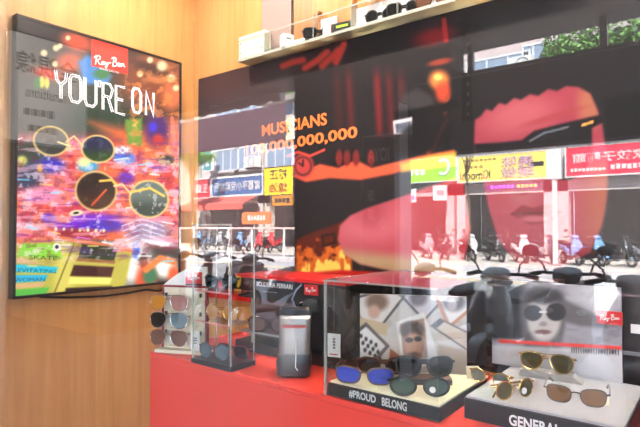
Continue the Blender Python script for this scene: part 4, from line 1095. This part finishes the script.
X_ = lambda px_: vx_(px_, 24.6)
w2 = [(X_(228), 6.0), (X_(248), 6.0)]
facade('grey beige shophouse far left across the street beyond the red characters sign', -62, X_(200) - .05, rgb(150, 142, 134), 12.5, [(-33, 6.0, 3, 1.6)], 'a')
facade('grey tiled shophouse with two dark windows above the blue clinic sign', X_(200), X_(263) - .05, rgb(166, 158, 156), 12.5, [(X_(226), 6.05, 2.4, 1.5), (X_(247), 6.05, 2.0, 1.5), (X_(226), 9.2, 2.4, 1.6), (X_(247), 9.2, 2, 1.6)], 'b')
facade('pale shophouse with wide windows above the yellow food sign', X_(263), X_(330) - .05, rgb(188, 176, 166), 12.5, [(X_(279), 5.95, 2.3, 1.7), (X_(279), 9.3, 2.3, 1.7), (X_(310), 6, 3, 1.6)], 'c')
facade('grey shophouse over the lime green shop sign', X_(330), X_(455) - .05, rgb(150, 146, 148), 12.5, [(X_(400), 6.2, 3.2, 1.5), (X_(400), 9.0, 3.2, 1.5)], 'd')
facade('mauve grey shophouse with three blue white windows over the yellow snack sign', X_(455), X_(556) - .05, rgb(172, 158, 160), 12.5, [(X_(498), 8.75, 3.0, 1.5), (X_(540), 8.9, 1.4, 1.7), (X_(500), 6.2, 3, 1.4)], 'e')
facade('grey shophouse over the red dumpling house sign', X_(556), 12, rgb(160, 154, 156), 12.5, [(X_(634), 9.0, 1.8, 1.3), (X_(600), 6.2, 3, 1.4)], 'f')


def ac(px_, z, label, d=24.6):
    t = thing('air_conditioner', label, 'air conditioner', (vx_(px_, d), sy(d) + .02, z), PI, 'air conditioners on the far facades')
    B(-.5, .5, -.55, -.02, 0, .75).build('casing', M['white'], t, bevel=.02)
    MB().tube([(.28 * math.cos(a * PI / 8) - .1, -.56, .37 + .28 * math.sin(a * PI / 8)) for a in range(16)], .03, 6, closed=True).build('fan_ring', M['grey'], t)
    B(-.5, .5, -.5, -.02, -.10, -.01).build('bracket', M['gun'], t)


ac(256, 5.35, 'white air conditioner unit under the windows above the blue clinic sign'); ac(525, 8.45, 'white boxed air conditioner beside the three blue white windows')
# ---- signs across the street
CYAN = rgb(70, 110, 150)
board('shop_sign', 'dark red shop sign with white characters left of the blue clinic sign', 'sign', 193, 210, 3.55, 4.85, 24.4, mat('crimson_sign', rgb(170, 44, 56), .5), M['white'], (('王鐵', .5, .5, .78, .55, WHT),), .15, .08)
board('clinic_sign', 'long blue clinic sign with white characters and white border', 'sign', 212, 262, 3.62, 4.78, 24.3, mat('clinic_blue', rgb(52, 92, 140), .5), M['white'], (('謝惠平小兒科診所', .5, .5, .92, .60, WHT),), .15, .14)
board('food_sign', 'square bright yellow food sign with dark characters right of the clinic sign', 'sign', 264, 293, 3.45, 5.2, 24.2, mat('bright_yellow_sign', rgb(250, 206, 40), .5), M['gun'], (('補正', .5, .74, .62, .36, INKB), ('線油', .5, .26, .62, .36, mat('brown_letters', rgb(130, 50, 30), .5))), .15, .04)
board('window_sign', 'cream sign with dark characters below the green leaves and window', 'sign', 266, 293, 6.95, 8.25, 24.35, mat('cream_sign', rgb(250, 240, 190), .5), M['white'], (('本藤康', .5, .5, .74, .62, INKB),), .12, .05)
t, W_, H_ = board('blade_sign', 'small upright teal blade sign by the tree at far left', 'sign', 203, 211, 5.35, 6.75, 23.6, mat('teal_sign', rgb(60, 130, 140), .5), M['white'], (('光', .5, .7, .6, .3, WHT),), .2, .05); bars(t, W_, H_, .25, .75, .3, .25, 2, WHT)
t = thing('red_awning', 'faded red shop awning below the blue clinic sign', 'awning', ((vx_(196, 24) + vx_(256, 24)) / 2, sy(24.1), 2.85), PI)
W_ = vx_(256, 24) - vx_(196, 24); MB().loft([[(-W_ / 2, 0, .62), (W_ / 2, 0, .62), (W_ / 2, 0, .58), (-W_ / 2, 0, .58)], [(-W_ / 2, -1.3, .08), (W_ / 2, -1.3, .08), (W_ / 2, -1.3, .04), (-W_ / 2, -1.3, .04)]]).build('canopy', mat('red_canvas', rgb(206, 84, 76), .8), t)
B(-W_ / 2, W_ / 2, -1.33, -1.305, -.30, .08).build('valance', mat('red_canvas', rgb(206, 84, 76), .8), t)
t, W_, H_ = board('small_sign', 'orange sign with pale lettering above the red scooters', 'sign', 242, 270, 1.6, 2.35, 23.0, mat('orange_sign', rgb(240, 110, 60), .5), th=.1); bars(t, W_, H_, .2, .85, .5, .45, 6, WHT)
t, W_, H_ = board('small_sign', 'brown and ochre shop board under the yellow food sign', 'sign', 272, 292, 2.75, 3.4, 24.1, mat('ochre_sign', rgb(176, 118, 40), .5), th=.1); bars(t, W_, H_, .12, .9, .5, .5, 4, INKB)
t, W_, H_ = board('shop_sign', 'lime green shop sign with a white ring emblem', 'sign', 398, 456, 3.75, 5.0, 24.3, mat('lime_sign', rgb(140, 200, 60), .5), M['white'], th=.15, rim=.05)
MB().tube([(-.30 * W_ + .30 * math.cos(a), -.03, H_ * .55 + .36 * math.sin(a)) for a in [PI * .25 + i * PI * 1.5 / 14 for i in range(15)]], .09, 6, flat=(1, .3, 1)).build('ring_emblem', WHT, t); bars(t, W_, H_, .2, .5, .4, .3, 3, WHT)
t, W_, H_ = board('snack_sign', 'yellow snack bar sign with pink bubble lettering and a latin name', 'sign', 459, 549, 3.62, 4.82, 24.3, mat('butter_yellow_sign', rgb(244, 220, 110), .5), M['white'], (('Kimochi', .20, .25, .36, .36, mat('dark_green_letters', rgb(50, 60, 40), .5)),), .15, .05)
bars(t, W_, H_, .06, .30, .58, .13, 4, mat('olive_letters', rgb(140, 120, 60), .5)); bars(t, W_, H_, .05, .45, .84, .10, 8, mat('olive_letters', rgb(140, 120, 60), .5))
PINKL = mat('pink_letters', rgb(244, 190, 214), .5)
for (body, fx, fz, fw, fh) in (('美味', .68, .70, .34, .42), ('現做', .68, .28, .36, .42)):
    a_ = text_mb(body, fw * W_, fh * H_, .016, Matrix.Translation((-(fx - .5) * W_ + .03, 0, fz * H_ - .03))); a_.build('letter_shadow', INKB, t, smooth=False)
    a_ = text_mb(body, fw * W_, fh * H_, .024, Matrix.Translation((-(fx - .5) * W_, 0, fz * H_))); a_.build('bubble_lettering', PINKL, t, smooth=False)
B(-(.95 - .5) * W_, -(.82 - .5) * W_, -.02, -.004, .45 * H_, .62 * H_).build('roof_mark', INKB, t)
t, W_, H_ = board('dumpling_sign', 'long crimson dumpling house sign with white characters', 'sign', 567, 668, 3.62, 4.85, 24.3, mat('dumpling_red', rgb(214, 40, 66), .5), M['white'], (('家餃子麵館', .45, .62, .76, .34, WHT),), .15, .06)
bars(t, W_, H_, .04, .42, .20, .14, 9, WHT); bars(t, W_, H_, .46, .95, .24, .2, 9, WHT)
t, W_, H_ = board('led_strip', 'thin purple and orange running light strip below the yellow snack sign', 'sign', 485, 541, 3.15, 3.42, 24.2, mat('led_dark', rgb(70, 40, 90), .4), th=.08); bars(t, W_, H_, .1, .55, .5, .6, 6, mat('led_purple', rgb(170, 90, 230), .4, emit=4)); bars(t, W_, H_, .58, .95, .5, .6, 5, mat('led_orange', rgb(250, 170, 90), .4, emit=4), 'small_lettering')
t, W_, H_ = board('shop_poster', 'white shop poster with pink lettering under the lime sign', 'poster', 401, 416, 2.7, 3.4, 24.1, WHT, th=.05); bars(t, W_, H_, .15, .9, .35, .3, 4, mat('magenta_letters', rgb(230, 70, 160), .5))
t, W_, H_ = board('shop_poster', 'plain white shop poster with grey print under the lime sign', 'poster', 433, 447, 2.75, 3.5, 24.1, WHT, th=.05); bars(t, W_, H_, .3, .8, .5, .4, 3, M['grey'])
# white street pole with its plate
x = vx_(555, 19.8)
t = thing('street_pole', 'white street pole carrying an upright white plate between the snack and dumpling signs', 'pole', (x, sy(19.8), .06))
MB().tube([(0, 0, 0), (0, 0, 4.6)], .09, 12).build('pole', M['white'], t); B(-.24, .24, .10, .16, 3.1, 4.5).build('plate', mat('plate_white', (.8, .8, .82), .4), t); MB().lathe([(.2, 0), (.2, .04), (.1, .08)], 14).build('base', M['grey'], t)
# white railing in front of the left scooters
d = 17.9
xs = [vx_(p_, d) for p_ in (180, 194, 228, 252, 284, 309)]
t = thing('street_railing', 'tall white street railing in front of the left scooter row', 'railing', (xs[0], sy(d), -.015))
for x in xs: MB().tube([(x - xs[0], 0, 0), (x - xs[0], 0, 1.36)], .05, 8).build('post', M['white'], t)
MB().tube([(0, 0, 1.38), (xs[-1] - xs[0], 0, 1.38)], .05, 8).build('top_rail', mat('pinkish_paint', rgb(226, 190, 184), .5), t)


def tree(label, px_, d, zc, r, n, seed, tr=.12):
    R = random.Random(seed); x = vx_(px_, d)
    t = thing('street_tree', label, 'tree', (x, sy(d), .06), 0, 'street trees across the road')
    MB().tube([(0, 0, 0), (.08, 0, zc * .4), (-.05, .05, zc * .75), (.05, 0, zc)], [tr, tr * .8, tr * .6, tr * .3], 8).build('trunk', mat('bark', rgb(92, 74, 60), .9, noise=.3, scale=10), t)
    br = MB()
    for i in range(7):
        a = R.uniform(0, 6.28); br.tube([(0, 0, zc * .72), (.4 * r * math.cos(a), .4 * r * math.sin(a), zc * .9), (.8 * r * math.cos(a), .8 * r * math.sin(a), zc + R.uniform(-.2, .5) * r)], [tr * .4, tr * .25, tr * .1], 6)
    br.build('branches', mat('bark', rgb(92, 74, 60), .9), t)
    lv = MB()
    cl = [Vector((R.gauss(0, .5) * r, R.gauss(0, .5) * r, R.gauss(0, .42) * r + zc)) for _ in range(16)]
    for i in range(n):
        c = R.choice(cl); p_ = c + Vector((R.gauss(0, 1), R.gauss(0, 1), R.gauss(0, .8))) * r * .2
        a = Vector((R.gauss(0, 1), R.gauss(0, 1), R.gauss(0, .6))).normalized(); b_ = a.cross(Vector((R.gauss(0, 1), R.gauss(0, 1), 1))).normalized(); s = R.uniform(.08, .16)
        lv.add([p_ - a * s, p_ + b_ * s * .5, p_ + a * s, p_ - b_ * s * .5], [(0, 1, 2, 3)])
    lv.build('foliage', mat('leaf_green', rgb(92, 140, 64), .6, noise=.35, scale=1.5), t, smooth=False)


def balcony_plant(label, px_, z, r, n, seed, d=24.3):
    R = random.Random(seed); t = thing('balcony_plant', label, 'plant', (vx_(px_, d), sy(d), z), PI, 'green plants on the far balconies')
    W_ = r * 1.5; B(-W_, W_, -.37, .385, 0, .35).build('planter', mat('grey_planter', rgb(120, 116, 112), .8), t)
    m_ = MB()
    for i in range(9): m_.tube([((i - 4) * W_ / 5, 0, .3), ((i - 4) * W_ / 4.4, .05, .3 + r * R.uniform(.6, 1.3))], [.03, .012], 5)
    m_.build('stems', mat('bark', rgb(92, 74, 60), .9, noise=.3, scale=10), t)
    lv = MB()
    for i in range(n):
        p_ = Vector((R.uniform(-1, 1) * W_ * 1.1, min(.22, R.gauss(-.05, .18)), .35 + abs(R.gauss(0, .55)) * r)); a = Vector((R.gauss(0, 1), R.gauss(0, 1), R.gauss(0, .6))).normalized(); b_ = a.cross(Vector((R.gauss(0, 1), R.gauss(0, 1), 1))).normalized(); s = R.uniform(.08, .17)
        lv.add([p_ - a * s, p_ + b_ * s * .5, p_ + a * s, p_ - b_ * s * .5], [(0, 1, 2, 3)])
    lv.build('foliage', mat('leaf_green', rgb(92, 140, 64), .6, noise=.35, scale=1.5), t, smooth=False)


balcony_plant('broad bank of green balcony plants at the upper right beyond the dark fascia sign', 598, 8.2, 1.25, 2400, 3)
balcony_plant('green balcony plants hanging over the cream sign and the window', 281, 9.3, 1.0, 1500, 5)
tree('small leafy tree beside the yellow snack sign', 468, 20.0, 4.9, .75, 500, 8, .06)
tree('green street tree at the far left beyond the teal blade sign', 192, 21.2, 5.9, 1.05, 1300, 9)

# ---- scooters (nose towards -y)
TYRE = mat('tyre_rubber', (.02, .02, .022), .8); SEATM = mat('scooter_seat', (.025, .024, .026), .5); LAMP = mat('headlamp_clear', (.75, .78, .8), .08); TAIL = mat('tail_red', (.5, .02, .02), .2)


def ringy(y, zc, hx, hz, n=16, e=.7): return [(hx * math.copysign(abs(math.cos(2 * PI * i / n)) ** e, math.cos(2 * PI * i / n)), y, zc + hz * math.copysign(abs(math.sin(2 * PI * i / n)) ** e, math.sin(2 * PI * i / n))) for i in range(n)]


def ringz(z, yc, hx, hy, n=16, e=.7): return [(hx * math.copysign(abs(math.cos(2 * PI * i / n)) ** e, math.cos(2 * PI * i / n)), yc + hy * math.copysign(abs(math.sin(2 * PI * i / n)) ** e, math.sin(2 * PI * i / n)) - .12 * (hx - abs(hx * math.cos(2 * PI * i / n))), z) for i in range(n)]


def scooter(label, paint, loc, rz, group, mirror=None, helmet=None):
    t = thing('scooter', label, 'scooter', loc, rz, group)
    for y in (-.62, .54):
        wl = MB().tube([(0, y + .185 * math.cos(2 * PI * i / 22), .235 + .185 * math.sin(2 * PI * i / 22)) for i in range(22)], .05, 8, closed=True).build('wheel', TYRE, t)
        MB().lathe([(.02, -.05), (.135, -.03), (.135, .03), (.02, .05)], 16, Matrix.Translation((0, y, .235)) @ Matrix.Rotation(PI / 2, 4, 'Y')).build('rim', M['silver'], wl)
    MB().loft([ringy(.02, .46, .10, .10), ringy(.18, .57, .16, .15), ringy(.45, .64, .175, .13), ringy(.74, .70, .14, .10), ringy(.90, .73, .06, .05)]).build('rear_body', paint, t)
    MB().loft([ringy(.0, .74, .08, .03), ringy(.14, .765, .15, .05), ringy(.42, .80, .165, .055), ringy(.68, .83, .14, .05), ringy(.78, .83, .08, .03)]).build('seat', SEATM, t)
    MB().loft([ringz(.34, -.40, .11, .03), ringz(.46, -.44, .20, .05), ringz(.64, -.48, .215, .08), ringz(.80, -.45, .18, .08), ringz(.93, -.40, .11, .06)]).build('leg_shield', paint, t)
    B(-.15, .15, -.40, .06, .27, .34).build('floorboard', M['dgrey'], t, bevel=.02)
    MB().loft([ringy(-.46, 1.0, .05, .03), ringy(-.42, 1.0, .12, .06), ringy(-.33, 1.03, .13, .06), ringy(-.27, 1.03, .07, .03)]).build('handlebar_cowl', paint, t)
    hb_ = MB().tube([(-.34, -.24, 1.0), (-.22, -.28, 1.03), (0, -.34, 1.02), (.22, -.28, 1.03), (.34, -.24, 1.0)], .016, 8).build('handlebar', M['gun'], t)
    for s in (-1, 1):
        MB().tube([(s * .24, -.275, 1.025), (s * .35, -.236, .998)], .022, 8).build('grip', M['black'], hb_)
        mr = MB().tube([(s * .19, -.30, 1.04), (s * .22, -.33, 1.12), (s * .30, -.35, 1.20)], .009, 6).build('mirror_stem', M['gun'], t)
        MB().ball((s * .32, -.35, 1.25), .075, .022, .05, 14).build('mirror', mirror or M['black'], mr)
        MB().ball((s * .12, -.535, .70), .055, .03, .035, 12).build('headlight', LAMP, t)
        MB().tube([(s * .065, -.44, .62), (s * .07, -.62, .235)], .02, 8).build('fork', M['gun'], t)
    MB().tube([(0, -.62 + .26 * math.cos(a), .235 + .26 * math.sin(a)) for a in [PI * .12 + i * PI * .8 / 10 for i in range(11)]], .06, 8, flat=(1, .35, .35)).build('front_fender', paint, t)
    MB().tube([(.12, .15, .22), (.14, .4, .22), (.15, .78, .30)], [.03, .055, .05], 10).build('exhaust', M['silver'], t)
    B(-.13, -.05, .05, .58, .17, .33).build('engine', M['grey'], t, bevel=.02)
    MB().ball((0, .90, .72), .07, .03, .035, 10).build('tail_light', TAIL, t)
    B(-.10, .10, .885, .892, .48, .60).build('licence_plate', M['white'], t)
    if helmet:
        hm = MB(); hm.lathe([(.13, 0), (.155, .06), (.15, .14), (.11, .21), (.04, .245)], 18, Matrix.Translation((.33, -.30, 1.04))); hm.build('hanging_helmet', helmet, t)
    return t


P_ = lambda n_, c, r=.25: mat('scooter_paint_' + n_, c, r, coat=.5)
NEAR = 'scooters parked along the arcade edge'
for px_, d, c, lab, ang, mr, hl in (
        (203, 5.6, P_('navy', rgb(34, 40, 66)), 'navy scooter parked at the arcade edge, farthest left in the reflection', .15, None, None),
        (229, 5.5, P_('black', (.02, .02, .022)), 'black scooter mirrored above the yellow shield of the racing display', -.1, None, None),
        (270, 5.5, P_('graphite', rgb(70, 72, 76)), 'graphite scooter mirrored above the black racing header', .1, None, None),
        (452, 5.4, P_('white', rgb(216, 216, 220)), 'white scooter with pale round mirrors mirrored right of the arcade pillar', .5, mat('mirror_white', (.75, .75, .76), .3), None),
        (512, 5.2, P_('silver', rgb(205, 207, 210)), 'silver grey scooter with red handlebar mirrors mirrored left of the portrait card', .12, mat('mirror_red', rgb(150, 40, 40), .4), None),
        (571, 5.6, P_('slate', rgb(110, 112, 118)), 'slate scooter beside the silver one, mirrored over the portrait card', -.1, None, None),
        (634, 5.1, P_('wine', rgb(70, 24, 28)), 'dark wine red scooter mirrored at the right over the accessory column', -.1, mat('mirror_red', rgb(150, 40, 40), .4), None)):
    scooter(lab, c, Vector((vx_(px_, d), sy(d), 0 if d < 4.95 else -.02)), PI + ang, NEAR, mr, hl)
FAR = 'scooters parked across the street'
D = 20.6
protos = {}
far = ((203, 'blue', 'dark blue scooter, first of the left row behind the white railing'), (213, 'black', 'black scooter, second of the left row behind the white railing'), (224, 'grey', 'grey scooter, third of the left row behind the white railing'), (234, 'black', 'black scooter, fourth of the left row behind the white railing'), (244, 'blue', 'blue scooter next to the red scooters across the street'), (254, 'grey', 'grey scooter beside the first red scooter across the street'),
       (264, 'red', 'bright red scooter under the orange sign, the left of two'), (275, 'red', 'bright red scooter under the orange sign, the right of two'), (426, 'grey', 'grey scooter under the white poster below the lime sign'), (444, 'black', 'black scooter under the right end of the lime sign'), (468, 'white', 'white scooter at the left end of the right row, by the small tree'), (494, 'black', 'black scooter under the latin name of the snack sign'), (520, 'white', 'white scooter under the bubble letters of the snack sign'),
       (543, 'grey', 'grey scooter just left of the white street pole'), (570, 'blue', 'sky blue scooter just right of the white street pole'), (590, 'blue', 'sky blue scooter, second right of the white street pole'), (617, 'black', 'black scooter, third right of the white street pole'), (643, 'grey', 'grey scooter under the middle of the dumpling sign'))
cols = dict(blue=rgb(96, 140, 190), black=(.03, .03, .034), grey=rgb(140, 140, 146), red=rgb(214, 30, 40), white=rgb(226, 226, 228))
for px_, c, lab in far:
    dd = D + (.3 if c == 'grey' else 0); loc = Vector((vx_(px_, dd), sy(dd), .06)); rz = PI / 2 + .80 + random.uniform(-.15, .15)
    if px_ < 300: rz = PI - .2 + random.uniform(-.1, .1)
    if c not in protos: protos[c] = scooter(lab, P_('far_' + c, cols[c]), loc, rz, FAR)
    else: place_copy(protos[c], loc, rz, lab, FAR)
